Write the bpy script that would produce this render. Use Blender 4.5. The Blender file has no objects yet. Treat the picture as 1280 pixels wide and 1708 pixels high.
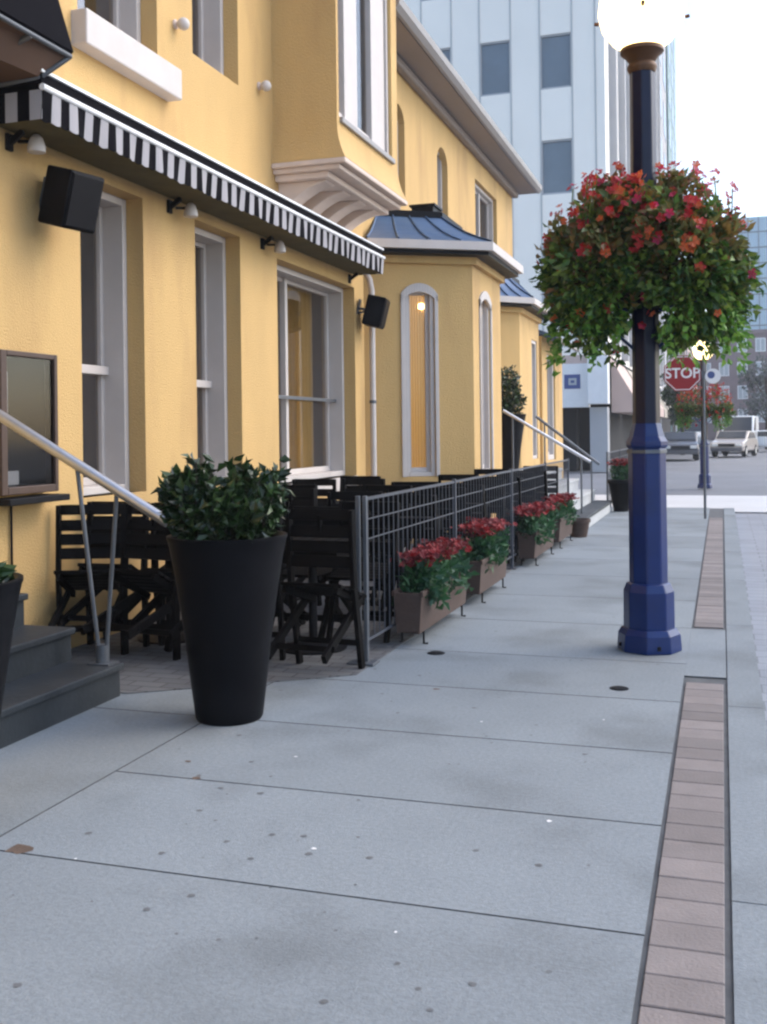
import bpy, bmesh, math, random
from mathutils import Vector, Matrix
R = math.radians
random.seed(7)
scene = bpy.context.scene
COL = scene.collection

# ------------------------------------------------------------------ camera
f, th, s_, H = 1750.0, math.atan(565/1750.0), 0.0125, 1.5
c_ = math.sqrt(1-s_*s_)
fw = Vector((-math.sin(th), math.cos(th), 0)); rt = Vector((math.cos(th), math.sin(th), 0)); up = Vector((0, 0, 1))
xc = rt*c_ - up*s_; yc = rt*s_ + up*c_; zc = -fw
cd = bpy.data.cameras.new("camera"); cam = bpy.data.objects.new("camera", cd); COL.objects.link(cam)
cam.matrix_world = Matrix(((xc.x, yc.x, zc.x, 0), (xc.y, yc.y, zc.y, 0), (xc.z, yc.z, zc.z, H), (0, 0, 0, 1)))
cd.sensor_fit = 'VERTICAL'; cd.sensor_height = 36; cd.lens = 36*f/1708; cd.shift_y = -133/1708
cd.clip_start = 0.05; cd.clip_end = 3000
scene.camera = cam

# ------------------------------------------------------------------ light
w = bpy.data.worlds.new("World"); scene.world = w; w.use_nodes = True
nt = w.node_tree; bg = nt.nodes['Background']
sky = nt.nodes.new('ShaderNodeTexSky'); sky.sky_type = 'NISHITA'; sky.sun_disc = False
SUN_EL, SUN_AZ = R(44), R(60)        # azimuth clockwise from +Y (street direction)
sky.sun_elevation = SUN_EL; sky.sun_rotation = SUN_AZ
sky.air_density = 1.0; sky.dust_density = 2.0; sky.ozone_density = 1.0
nt.links.new(sky.outputs[0], bg.inputs[0]); bg.inputs[1].default_value = 0.15
sd = bpy.data.lights.new("sun", 'SUN'); sd.energy = 0.5; sd.angle = R(60); sd.color = (1, .97, .93)
so = bpy.data.objects.new("sun", sd); COL.objects.link(so)
sdir = Vector((math.sin(SUN_AZ)*math.cos(SUN_EL), math.cos(SUN_AZ)*math.cos(SUN_EL), math.sin(SUN_EL)))
so.rotation_euler = sdir.to_track_quat('Z', 'Y').to_euler(); so.location = (6, 6, 20)
vs = scene.view_settings
vs.view_transform = 'Standard'; vs.look = 'None'; vs.gamma = 1; vs.use_curve_mapping = False; vs.exposure = 1.5
scene.display_settings.display_device = 'sRGB'
scene.cycles.filter_width = 2.4
scene.cycles.max_bounces = 8; scene.cycles.transparent_max_bounces = 12
scene.cycles.use_denoising = True

# ------------------------------------------------------------------ materials
def mat(name, col, rough=.8, var=.12, vscale=3.0, bump=0.0, bscale=60.0, metal=0.0, spec=.5, island=0.0, stretch=None, trans=0.0, coat=0.0, dirt=None):
    m = bpy.data.materials.new(name); m.use_nodes = True
    n = m.node_tree.nodes; l = m.node_tree.links; p = n['Principled BSDF']
    p.inputs['Roughness'].default_value = rough; p.inputs['Metallic'].default_value = metal
    p.inputs['Specular IOR Level'].default_value = spec; p.inputs['Coat Weight'].default_value = coat
    tc = n.new('ShaderNodeTexCoord'); src = tc.outputs['Object']
    if stretch:
        mp = n.new('ShaderNodeMapping'); mp.inputs['Scale'].default_value = stretch; l.new(src, mp.inputs[0]); vsrc = mp.outputs[0]
    else: vsrc = src
    nz = n.new('ShaderNodeTexNoise'); nz.inputs['Scale'].default_value = vscale; nz.inputs['Detail'].default_value = 6; nz.inputs['Roughness'].default_value = .6
    l.new(vsrc, nz.inputs['Vector'])
    mr = n.new('ShaderNodeMapRange'); mr.inputs[1].default_value = .25; mr.inputs[2].default_value = .75; mr.inputs[3].default_value = 1-var; mr.inputs[4].default_value = 1+var
    l.new(nz.outputs[0], mr.inputs[0]); fac = mr.outputs[0]
    if island:
        g = n.new('ShaderNodeNewGeometry'); m2 = n.new('ShaderNodeMapRange'); m2.inputs[3].default_value = 1-island; m2.inputs[4].default_value = 1+island
        l.new(g.outputs['Random Per Island'], m2.inputs[0])
        mm = n.new('ShaderNodeMath'); mm.operation = 'MULTIPLY'; l.new(fac, mm.inputs[0]); l.new(m2.outputs[0], mm.inputs[1]); fac = mm.outputs[0]
    hs = n.new('ShaderNodeHueSaturation'); hs.inputs['Color'].default_value = (*col, 1); l.new(fac, hs.inputs['Value'])
    out = hs.outputs[0]
    if dirt:   # (colour, scale, threshold, amount) blotchy stains
        dn = n.new('ShaderNodeTexNoise'); dn.inputs['Scale'].default_value = dirt[1]; dn.inputs['Detail'].default_value = 8; l.new(vsrc, dn.inputs['Vector'])
        dr = n.new('ShaderNodeMapRange'); dr.inputs[1].default_value = dirt[2]; dr.inputs[2].default_value = dirt[2]+.22; dr.inputs[4].default_value = dirt[3]; l.new(dn.outputs[0], dr.inputs[0])
        mx = n.new('ShaderNodeMix'); mx.data_type = 'RGBA'; l.new(dr.outputs[0], mx.inputs[0]); l.new(out, mx.inputs[6]); mx.inputs[7].default_value = (*dirt[0], 1); out = mx.outputs[2]
    l.new(out, p.inputs['Base Color'])
    if bump:
        bn = n.new('ShaderNodeTexNoise'); bn.inputs['Scale'].default_value = bscale; bn.inputs['Detail'].default_value = 5; l.new(src, bn.inputs['Vector'])
        b = n.new('ShaderNodeBump'); b.inputs['Strength'].default_value = bump; b.inputs['Distance'].default_value = .02; l.new(bn.outputs[0], b.inputs['Height']); l.new(b.outputs[0], p.inputs['Normal'])
    if trans:
        t = n.new('ShaderNodeBsdfTranslucent'); l.new(out, t.inputs[0]); ms = n.new('ShaderNodeMixShader'); ms.inputs[0].default_value = trans
        o = n['Material Output']; l.new(p.outputs[0], ms.inputs[1]); l.new(t.outputs[0], ms.inputs[2]); l.new(ms.outputs[0], o.inputs[0])
    return m
def palette(name, cols, rough=.6, trans=.3):
    """leaf / petal material: one colour of the palette per loose face group"""
    m = mat(name, (1, 1, 1), rough, .1, 8, trans=trans)
    n = m.node_tree.nodes; l = m.node_tree.links
    g = n.new('ShaderNodeNewGeometry'); cr = n.new('ShaderNodeValToRGB'); cr.color_ramp.interpolation = 'CONSTANT'
    e = cr.color_ramp.elements
    while len(e) < len(cols): e.new(.5)
    for i, cl in enumerate(cols): e[i].position = i/len(cols); e[i].color = (*cl, 1)
    l.new(g.outputs['Random Per Island'], cr.inputs[0])
    hs = next(x for x in n if x.type == 'HUE_SAT'); l.new(cr.outputs[0], hs.inputs['Color'])
    return m
def glow(name, col, st):
    m = mat(name, col, .4, 0); p = m.node_tree.nodes['Principled BSDF']
    p.inputs['Emission Color'].default_value = (*col, 1); p.inputs['Emission Strength'].default_value = st; return m
def glassmat(name, tint, refl=.25, rough=.03):
    m = bpy.data.materials.new(name); m.use_nodes = True; n = m.node_tree.nodes; l = m.node_tree.links
    n.remove(n['Principled BSDF']); o = n['Material Output']
    t = n.new('ShaderNodeBsdfTransparent'); t.inputs[0].default_value = (*tint, 1)
    gl = n.new('ShaderNodeBsdfGlossy'); gl.inputs['Roughness'].default_value = rough
    fr = n.new('ShaderNodeFresnel'); fr.inputs[0].default_value = 1.5
    ad = n.new('ShaderNodeMath'); ad.operation = 'MINIMUM'; ad.inputs[1].default_value = refl; l.new(fr.outputs[0], ad.inputs[0])
    ms = n.new('ShaderNodeMixShader'); l.new(ad.outputs[0], ms.inputs[0]); l.new(t.outputs[0], ms.inputs[1]); l.new(gl.outputs[0], ms.inputs[2]); l.new(ms.outputs[0], o.inputs[0])
    return m
M = {}
M['stucco'] = mat('yellow_stucco', (.57, .370, .146), .88, .10, 1.3, .5, 75, stretch=(1, 1, .3), dirt=((.40, .245, .10), 1.6, .50, .7))
M['trim'] = mat('white_trim', (.52, .475, .445), .55, .06, 4, .05, 40)
M['stone'] = mat('pale_stone_trim', (.62, .50, .42), .8, .1, 4, .15, 50)
M['soffit'] = mat('soffit_boards', (.24, .20, .175), .7, .08, 3, stretch=(1, .2, 1))
M['gutter'] = mat('gutter_paint', (.27, .25, .235), .5, .08, 3)
M['blueroof'] = mat('blue_metal_roof', (.055, .112, .22), .42, .2, 2.5, .04, 20, metal=.25, dirt=((.09, .14, .21), 3, .5, .5))
M['darkmetal'] = mat('dark_metal', (.005, .005, .007), .5, .15, 6, spec=.15)
M['blackwood'] = mat('black_painted_wood', (.0026, .0022, .0024), .65, .3, 9, .1, 40, spec=.07, stretch=(3, 3, 1))
M['brownwood'] = mat('brown_wood', (.06, .031, .019), .55, .25, 7, .1, 30, stretch=(4, 1, 1))
M['glass'] = glassmat('window_glass', (.80, .76, .70), .25)
M['caseglass'] = glassmat('case_glass', (.7, .7, .7), .05, .08)
M['darkglass'] = glassmat('dark_window_glass', (.12, .14, .16), .22, .05)
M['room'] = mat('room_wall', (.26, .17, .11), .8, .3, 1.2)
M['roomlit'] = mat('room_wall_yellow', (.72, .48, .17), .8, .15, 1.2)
M['curtain'] = mat('curtain_cloth', (.66, .50, .24), .9, .25, 5, stretch=(6, 6, .3))
M['blind'] = glow('lit_yellow_blind', (.62, .38, .12), .22); M['blind'].node_tree.nodes['Hue/Saturation/Value'].inputs['Color'].default_value = (.66, .45, .18, 1)
M['bulb'] = glow('warm_bulb', (1, .78, .42), 6)
M['slate'] = mat('dark_slate', (.013, .019, .025), .6, .25, 4, .15, 30, dirt=((.05, .056, .062), 2, .5, .6))
M['concrete_pale'] = mat('pale_concrete', (.42, .43, .43), .85, .12, 4, .15, 60)
M['pot'] = mat('black_pot_plastic', (.0024, .0026, .0042), .5, .2, 3, .06, 90, spec=.10, dirt=((.009, .009, .011), 3, .52, .7))
M['soil'] = mat('soil', (.035, .025, .018), .95, .3, 20, .6, 60)
M['steel'] = mat('brushed_steel', (.5, .51, .53), .38, .1, 10, metal=.9)
M['galv'] = mat('galvanised_metal', (.12, .13, .145), .5, .15, 8, metal=.5)
M['fence'] = mat('fence_grey_paint', (.055, .062, .078), .55, .2, 8)
M['terra'] = mat('brown_box_wood', (.062, .036, .027), .75, .2, 5, .2, 40, stretch=(1, .4, 3))
M['lampblue'] = mat('navy_gloss_paint', (.0010, .0165, .098), .30, .2, 4, .04, 30, spec=.40, dirt=((.006, .016, .055), 5, .55, .6))
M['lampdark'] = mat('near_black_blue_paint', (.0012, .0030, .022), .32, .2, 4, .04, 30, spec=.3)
M['lampglass'] = glow('lit_lamp_globe', (1, .74, .34), 1.6)
M['glowtint'] = mat('orange_lit_collar', (.085, .036, .012), .45, .15, 8, metal=.3)  # the globe's orange light is painted into this collar colour
M['leafdark'] = palette('dark_leaf', [(.009, .024, .006), (.014, .036, .008), (.020, .048, .011), (.032, .070, .018), (.010, .026, .008), (.06, .10, .035), (.007, .019, .006)], .32, .12)
M['leafmix'] = palette('basket_leaf', [(.035, .085, .018), (.07, .15, .025), (.13, .22, .035), (.04, .095, .028), (.18, .25, .04), (.10, .14, .025)], .5, .35)
M['leafbronze'] = palette('basket_bronze_leaf', [(.13, .12, .04), (.16, .15, .04), (.20, .10, .04), (.09, .13, .04), (.22, .14, .04)], .5, .35)
M['leaftrail'] = palette('trailing_leaf', [(.10, .24, .03), (.16, .32, .045), (.07, .18, .025), (.20, .36, .06)], .5, .4)
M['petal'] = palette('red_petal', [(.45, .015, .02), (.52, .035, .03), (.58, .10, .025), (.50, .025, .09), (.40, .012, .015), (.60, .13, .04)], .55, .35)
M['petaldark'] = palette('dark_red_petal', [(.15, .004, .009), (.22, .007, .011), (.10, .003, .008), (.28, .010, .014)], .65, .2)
M['leafbox'] = palette('box_leaf', [(.02, .07, .03), (.03, .10, .035), (.05, .14, .05), (.03, .09, .05)], .5, .25)
M['bark'] = mat('bark', (.05, .038, .028), .9, .3, 20, .6, 30)
M['stripe_w'] = mat('awning_white_cloth', (.31, .30, .315), .85, .06, 6)
M['stripe_b'] = mat('awning_black_cloth', (.004, .0036, .0055), .95, .15, 6, spec=.08)
M['olive'] = mat('awning_underside_cloth', (.085, .070, .026), .9, .25, 4)
M['canopybrown'] = mat('canopy_brown_cloth', (.10, .055, .035), .85, .2, 3)
M['white'] = mat('white_paint', (.78, .78, .78), .5, .05, 4)
M['paper'] = mat('white_paper', (.7, .7, .7), .9, .05, 4)
M['red'] = mat('red_sign_sheet', (.27, .006, .012), .5, .06, 3)
M['signblue'] = mat('blue_sign_sheet', (.06, .09, .25), .4, .06, 3)

# ------------------------------------------------------------------ mesh helper
class MB:
    def __init__(self): self.v = []; self.f = []; self.mi = []; self.cur = 0
    def face(self, idx): self.f.append(idx); self.mi.append(self.cur)
    def poly(self, pts):
        b = len(self.v); self.v += [Vector(p) for p in pts]; self.face(list(range(b, b+len(pts)))); return self
    def box(self, x0, x1, y0, y1, z0, z1, mtx=None):
        b = len(self.v)
        p = [Vector((x, y, z)) for z in (z0, z1) for y in (y0, y1) for x in (x0, x1)]
        if mtx: p = [mtx @ q for q in p]
        self.v += p
        for q in ((0, 2, 3, 1), (4, 5, 7, 6), (0, 1, 5, 4), (2, 6, 7, 3), (0, 4, 6, 2), (1, 3, 7, 5)): self.face([b+i for i in q])
        return self
    def prism(self, base, d):
        """base polygon (3D points) extruded by vector d"""
        n = len(base); b = len(self.v); d = Vector(d)
        self.v += [Vector(p) for p in base] + [Vector(p)+d for p in base]
        self.face([b+i for i in range(n)][::-1]); self.face([b+n+i for i in range(n)])
        for i in range(n): j = (i+1) % n; self.face([b+i, b+j, b+n+j, b+n+i])
        return self
    def bar(self, a, c, wx, wz=None, ref=(0, 0, 1)):
        """square bar from a to c"""
        wz = wz or wx; a = Vector(a); c = Vector(c); d = (c-a).normalized(); r = Vector(ref)
        if abs(d.dot(r)) > .98: r = Vector((0, 1, 0))
        s = d.cross(r).normalized(); t = s.cross(d).normalized()
        q = [a+s*wx/2*i+t*wz/2*j for i, j in ((-1, -1), (1, -1), (1, 1), (-1, 1))]
        return self.prism(q, c-a)
    def tube(self, pts, r, n=8, cap=True):
        pts = [Vector(p) for p in pts]; rs = r if isinstance(r, (list, tuple)) else [r]*len(pts); b = len(self.v); prev = None
        for i, p in enumerate(pts):
            d = (pts[min(i+1, len(pts)-1)]-pts[max(i-1, 0)]).normalized()
            if prev is None:
                ref = Vector((0, 0, 1)) if abs(d.z) < .9 else Vector((1, 0, 0)); prev = d.cross(ref).normalized()
            s = (prev-d*prev.dot(d)).normalized(); prev = s; t = d.cross(s)
            for k in range(n): a = 2*math.pi*k/n; self.v.append(p+(s*math.cos(a)+t*math.sin(a))*rs[i])
        for i in range(len(pts)-1):
            for k in range(n): k2 = (k+1) % n; self.face([b+i*n+k, b+i*n+k2, b+(i+1)*n+k2, b+(i+1)*n+k])
        if cap: self.face([b+k for k in range(n)][::-1]); self.face([b+(len(pts)-1)*n+k for k in range(n)])
        return self
    def lathe(self, prof, c=(0, 0, 0), n=24, rot=0.0, cap=True):
        """prof: list of (radius, z)"""
        b = len(self.v); c = Vector(c)
        for r, z in prof:
            for k in range(n): a = 2*math.pi*k/n+rot; self.v.append(c+Vector((r*math.cos(a), r*math.sin(a), z)))
        for i in range(len(prof)-1):
            for k in range(n): k2 = (k+1) % n; self.face([b+i*n+k, b+i*n+k2, b+(i+1)*n+k2, b+(i+1)*n+k])
        if cap: self.face([b+k for k in range(n)][::-1]); self.face([b+(len(prof)-1)*n+k for k in range(n)])
        return self
    def build(self, name, m, parent=None, smooth=None, bevel=0.0, bseg=2):
        me = bpy.data.meshes.new(name)
        off = Vector(parent['_base']) if parent is not None and '_base' in parent else Vector((0, 0, 0))
        me.from_pydata([tuple(p-off) for p in self.v], [], self.f)
        for x in (m if isinstance(m, (list, tuple)) else [m]): me.materials.append(x)
        me.polygons.foreach_set('material_index', self.mi)
        me.validate(); me.update()
        if smooth is not None:
            me.shade_smooth(); me.set_sharp_from_angle(angle=R(smooth))
        o = bpy.data.objects.new(name, me); COL.objects.link(o)
        if parent is not None: o.parent = parent
        if bevel:
            b = o.modifiers.new('edge', 'BEVEL'); b.width = bevel; b.segments = bseg; b.limit_method = 'ANGLE'; b.angle_limit = R(35)
        return o
def tag(o, label, cat, group=None):
    o['label'] = label; o['category'] = cat
    if group: o['group'] = group
    return o
def thing(name, label, cat, loc=(0, 0, 0), rz=0.0, group=None, local=True):
    """Empty at the thing's base; local=False: its parts are given in world coordinates"""
    o = bpy.data.objects.new(name, None); COL.objects.link(o); o.location = loc; o.rotation_euler = (0, 0, rz); o.empty_display_size = .1
    if not local: o['_base'] = tuple(loc)
    return tag(o, label, cat, group)
def structure(o): o['kind'] = 'structure'; return o
def dup(root, loc, rot=None, label=None, group=None):
    r = root.copy(); COL.objects.link(r); r.location = loc
    if rot is not None: r.rotation_euler = rot if hasattr(rot, '__len__') else (0, 0, rot)
    if label: r['label'] = label
    if group: r['group'] = group
    for ch in list(root.children):
        c = ch.copy(); COL.objects.link(c); c.parent = r
        for g in list(ch.children):
            d = g.copy(); COL.objects.link(d); d.parent = c
    return r
def text_mesh(mb, txt, size, mtx, depth=.004):
    cu = bpy.data.curves.new('lettering', 'FONT'); cu.body = txt; cu.size = size; cu.align_x = 'CENTER'; cu.align_y = 'CENTER'; cu.extrude = depth; cu.offset = size*.02
    o = bpy.data.objects.new('lettering', cu); COL.objects.link(o)
    dg = bpy.context.evaluated_depsgraph_get(); me = bpy.data.meshes.new_from_object(o.evaluated_get(dg))
    b = len(mb.v); mb.v += [mtx @ v.co for v in me.vertices]
    for p in me.polygons: mb.face([b+i for i in p.vertices])
    bpy.data.objects.remove(o); bpy.data.curves.remove(cu); bpy.data.meshes.remove(me)

# ------------------------------------------------------------------ foliage
def rdir():
    while True:
        v = Vector((random.uniform(-1, 1), random.uniform(-1, 1), random.uniform(-1, 1)))
        if .05 < v.length < 1: return v.normalized()
def leaf(mb, p, d, L, W, fold=.25):
    d = d.normalized(); s = d.cross(rdir()).normalized(); n = s.cross(d)
    b = len(mb.v); mb.v += [p, p+d*L*.5+s*W/2+n*W*fold, p+d*L-n*L*.12, p+d*L*.5-s*W/2+n*W*fold, p+d*L*.45]
    for q in ((0, 1, 4), (1, 2, 4), (0, 4, 3), (4, 2, 3)): mb.face([b+i for i in q])
def blossom(mb, p, d, r, k=5):
    d = d.normalized(); s = d.cross(rdir()).normalized(); t = d.cross(s); b = len(mb.v); mb.v.append(p)
    for i in range(k):
        a = 2*math.pi*i/k
        for da, rr in ((-.5, .75), (0, 1.0), (.5, .75)):
            q = a+da*2*math.pi/k*.85; mb.v.append(p+(s*math.cos(q)+t*math.sin(q))*r*rr+d*r*.35*random.uniform(.6, 1.3))
    for i in range(k): mb.face([b, b+1+3*i, b+2+3*i, b+3+3*i])

# ================================================================== THE GROUND
def grid_mat(name, col, mortar, bw, bh, offset=.5, rough=.85, msize=.006, var=.15, rot=0):
    m = mat(name, col, rough, .10, 1.2, .2, 80, dirt=((col[0]*.6, col[1]*.6, col[2]*.6), 1.1, .55, .5))
    n = m.node_tree.nodes; l = m.node_tree.links; p = n['Principled BSDF']
    tc = next(x for x in n if x.type == 'TEX_COORD'); br = n.new('ShaderNodeTexBrick'); mp = n.new('ShaderNodeMapping'); mp.inputs['Rotation'].default_value[2] = rot
    l.new(tc.outputs['Object'], mp.inputs[0]); l.new(mp.outputs[0], br.inputs[0])
    br.offset = offset; br.inputs['Scale'].default_value = 1; br.inputs['Brick Width'].default_value = bw; br.inputs['Row Height'].default_value = bh; br.inputs['Mortar Size'].default_value = msize
    br.inputs['Color1'].default_value = (1-var, 1-var, 1-var, 1); br.inputs['Color2'].default_value = (1+var, 1+var, 1+var*.8, 1); br.inputs['Mortar'].default_value = (*[mortar[i]/col[i] for i in range(3)], 1)
    src = p.inputs['Base Color'].links[0].from_socket
    mx = n.new('ShaderNodeMix'); mx.data_type = 'RGBA'; mx.blend_type = 'MULTIPLY'; mx.inputs[0].default_value = 1; mx.clamp_result = False
    l.new(src, mx.inputs[6]); l.new(br.outputs[0], mx.inputs[7]); l.new(mx.outputs[2], p.inputs['Base Color'])
    return m
M['slab'] = mat('sidewalk_concrete', (.192, .218, .236), .88, .13, .8, .22, 120, island=.075, dirt=((.120, .134, .142), 1.3, .50, .75))
_n = M['slab'].node_tree.nodes; _l = M['slab'].node_tree.links; _p = _n['Principled BSDF']      # fine aggregate speckle
_sp = _n.new('ShaderNodeTexNoise'); _sp.inputs['Scale'].default_value = 55; _sp.inputs['Detail'].default_value = 3
_mr = _n.new('ShaderNodeMapRange'); _mr.inputs[1].default_value = .3; _mr.inputs[2].default_value = .7; _mr.inputs[3].default_value = .88; _mr.inputs[4].default_value = 1.12
_l.new(next(x for x in _n if x.type == 'TEX_COORD').outputs['Object'], _sp.inputs[0]); _l.new(_sp.outputs[0], _mr.inputs[0])
_src = _p.inputs['Base Color'].links[0].from_socket; _h = _n.new('ShaderNodeHueSaturation'); _l.new(_src, _h.inputs['Color']); _l.new(_mr.outputs[0], _h.inputs['Value']); _l.new(_h.outputs[0], _p.inputs['Base Color'])
M['gum'] = mat('trodden_gum', (.11, .115, .12), .8, .3, 30)
M['joint'] = mat('joint_dirt', (.085, .09, .095), .95, .3, 8)
M['paver'] = mat('pinkish_paver', (.185, .162, .155), .85, .14, 6, .25, 90, island=.20, dirt=((.125, .115, .112), 3, .55, .5))
M['patio'] = grid_mat('patio_pavers', (.122, .124, .130), (.06, .055, .055), .22, .11, .5, .9)
M['road'] = grid_mat('road_pavers', (.23, .245, .275), (.15, .16, .18), .42, .21, .5, .85, .008, .06)
M['asphalt'] = mat('asphalt', (.16, .165, .18), .9, .15, .4, .2, 60)
M['crosswalk'] = mat('pale_crossing_concrete', (.5, .5, .5), .85, .08, .6, .1, 60)

structure(MB().poly([(-120, -60, -.13), (120, -60, -.13), (120, 420, -.13), (-120, 420, -.13)]).build('ground', M['asphalt']))
structure(MB().box(.195, 40, -20, 20.6, -.12, -.10).build('road', M['road']))
structure(MB().box(-30, 40, 21.2, 26.2, -.12, -.105).build('crosswalk', M['crosswalk']))
structure(MB().box(-4.4, .18, -8, 20.7, -.12, -.010).build('pavement_bed', M['joint']))
mb = MB(); g = .005
def slab(x0, x1, y0, y1):
    mb.cur = 0; mb.poly([(x0, y0, 0), (x1, y0, 0), (x1, y1, 0), (x0, y1, 0)]); mb.cur = 2
    for (a, b), (c, d) in (((x0, y0), (x1, y0)), ((x1, y0), (x1, y1)), ((x1, y1), (x0, y1)), ((x0, y1), (x0, y0))): mb.poly([(a, b, -.05), (c, d, -.05), (c, d, 0), (a, b, 0)])
ys = [-8, -6.2, -4.4, -2.6, -1.2, .2, 1.28, 2.24, 3.19, 4.09, 5.02, 5.97, 6.95, 8.2, 9.5, 10.9, 12.3, 13.7, 15.1, 16.5, 17.9, 19.3, 20.7]
for a, b in zip(ys, ys[1:]):
    slab(-2.6+g, -.237, a+g, b-g)
for a, b in zip(ys[::2], ys[2::2]):
    slab(-4.39, -2.6-g, a+g, b-g)
slab(-.2365, .005, 6.62, 8.18)
ks = [-8, -5, -2, 1, 3.5, 5.95, 8.4, 10.9, 13.4, 15.9, 18.4, 20.7]
for a, b in zip(ks, ks[1:]): mb.cur = 0; mb.box(.012, .195, a+.004, b-.004, -.1, 0)
mb.cur = 1
rg = random.Random(3)
def spot(x, y, r):
    k = 11; pts = []
    for i in range(k):
        a = 2*math.pi*i/k; q = r*rg.uniform(.7, 1.2); pts.append((x+q*math.cos(a), y+q*.9*math.sin(a), .0016))
    mb.poly(pts)
for i in range(120):
    y = rg.uniform(2.0, 9.0)**1.0; spot(rg.uniform(-2.5, -.3), y, rg.choice([.005, .006, .008, .009, .013]))
for x, y in ((-1.93, 3.33), (-1.66, 3.05), (-1.62, 3.6), (-1.50, 3.62), (-1.42, 3.47), (-1.85, 4.0), (-1.2, 3.5), (-1.75, 2.92), (-2.0, 3.75), (-.62, 3.6)): spot(x, y, .014)
mb.cur = 3
for x, y, r in ((-1.42, 3.52, .011), (-.65, 4.02, .012), (-1.9, 4.5, .008), (-.95, 3.0, .006), (-1.2, 5.3, .008), (-.6, 5.5, .006), (-2.2, 3.2, .006)): spot(x, y, r)
mb.cur = 4
for x, y, r in ((-2.45, 3.22, .05), (-2.2, 4.1, .02), (-2.35, 4.3, .015), (-1.6, 5.9, .02)): spot(x, y, r)
structure(mb.build('sidewalk', [M['slab'], M['gum'], M['joint'], M['paper'], mat('rust_stain', (.11, .075, .055), .9, .3, 20)]))
mb = MB(); y = -4.0
while y < 18.4:
    if not 6.45 < y < 8.15: mb.box(-.222, -.011, y+.002, y+.163, -.05, -.001+rg.uniform(-.0015, .0015))
    y += .166
structure(mb.build('paver_strip', M['paver'], bevel=.003, bseg=1))
structure(MB().prism([(-4.38, 5.30, .001), (-3.3, 5.33, .001), (-2.5, 5.88, .001), (-2.17, 6.12, .001), (-2.17, 16.4, .001), (-4.38, 16.4, .001)], (0, 0, .005)).build('patio_paving', M['patio']))
for nm, lb, x, y, r in (('utility_cover', 'small dark round utility cover in the sidewalk by the first flower box', -1.86, 6.86, .06), ('utility_cover', 'small dark round utility cover in the sidewalk in front of the blue lamp post', -.585, 6.19, .055)):
    o = thing(nm, lb, 'utility cover', (x, y, 0), group='utility covers in the sidewalk')
    MB().lathe([(r, 0), (r, .003), (r-.008, .005)], n=20).build('rim', M['darkmetal'], o, 40); MB().lathe([(r-.012, .001), (r-.012, .007), (.012, .009)], n=20).build('lid', M['darkmetal'], o, 40)

# ================================================================== YELLOW BUILDING
B = thing('yellow_building', 'long two storey yellow stucco restaurant building with white windows and blue roofed bays', 'building', (-8, 10, 0), local=False)
Z = Vector((0, 0, 1))
class Plane:
    """a vertical wall plane: P(u, z, d) = point u metres along, z up, d metres inwards"""
    def __init__(s, o, along, out): s.o = Vector(o); s.u = Vector(along).normalized(); s.n = Vector(out).normalized()
    def P(s, u, z, d=0): return s.o+s.u*u+Z*z-s.n*d
    def box(s, mb, u0, u1, z0, z1, d0, d1): return mb.prism([s.P(u0, z0, d0), s.P(u1, z0, d0), s.P(u1, z1, d0), s.P(u0, z1, d0)], s.n*(d0-d1))
def facade(mb, pl, u0, u1, z0, z1, holes, rev=.45):
    us = sorted({u0, u1, *[h[0] for h in holes], *[h[1] for h in holes]}); zs = sorted({z0, z1, *[h[2] for h in holes], *[h[3] for h in holes]})
    for a, b in zip(us, us[1:]):
        for c, d in zip(zs, zs[1:]):
            if any(h[0]-1e-6 <= a and b <= h[1]+1e-6 and h[2]-1e-6 <= c and d <= h[3]+1e-6 for h in holes): continue
            mb.poly([pl.P(a, c), pl.P(b, c), pl.P(b, d), pl.P(a, d)])
    for a, b, c, d in holes:
        for p, q in (((a, c), (b, c)), ((b, c), (b, d)), ((b, d), (a, d)), ((a, d), (a, c))):
            mb.poly([pl.P(*p), pl.P(*q), pl.P(*q, rev), pl.P(*p, rev)])
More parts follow.
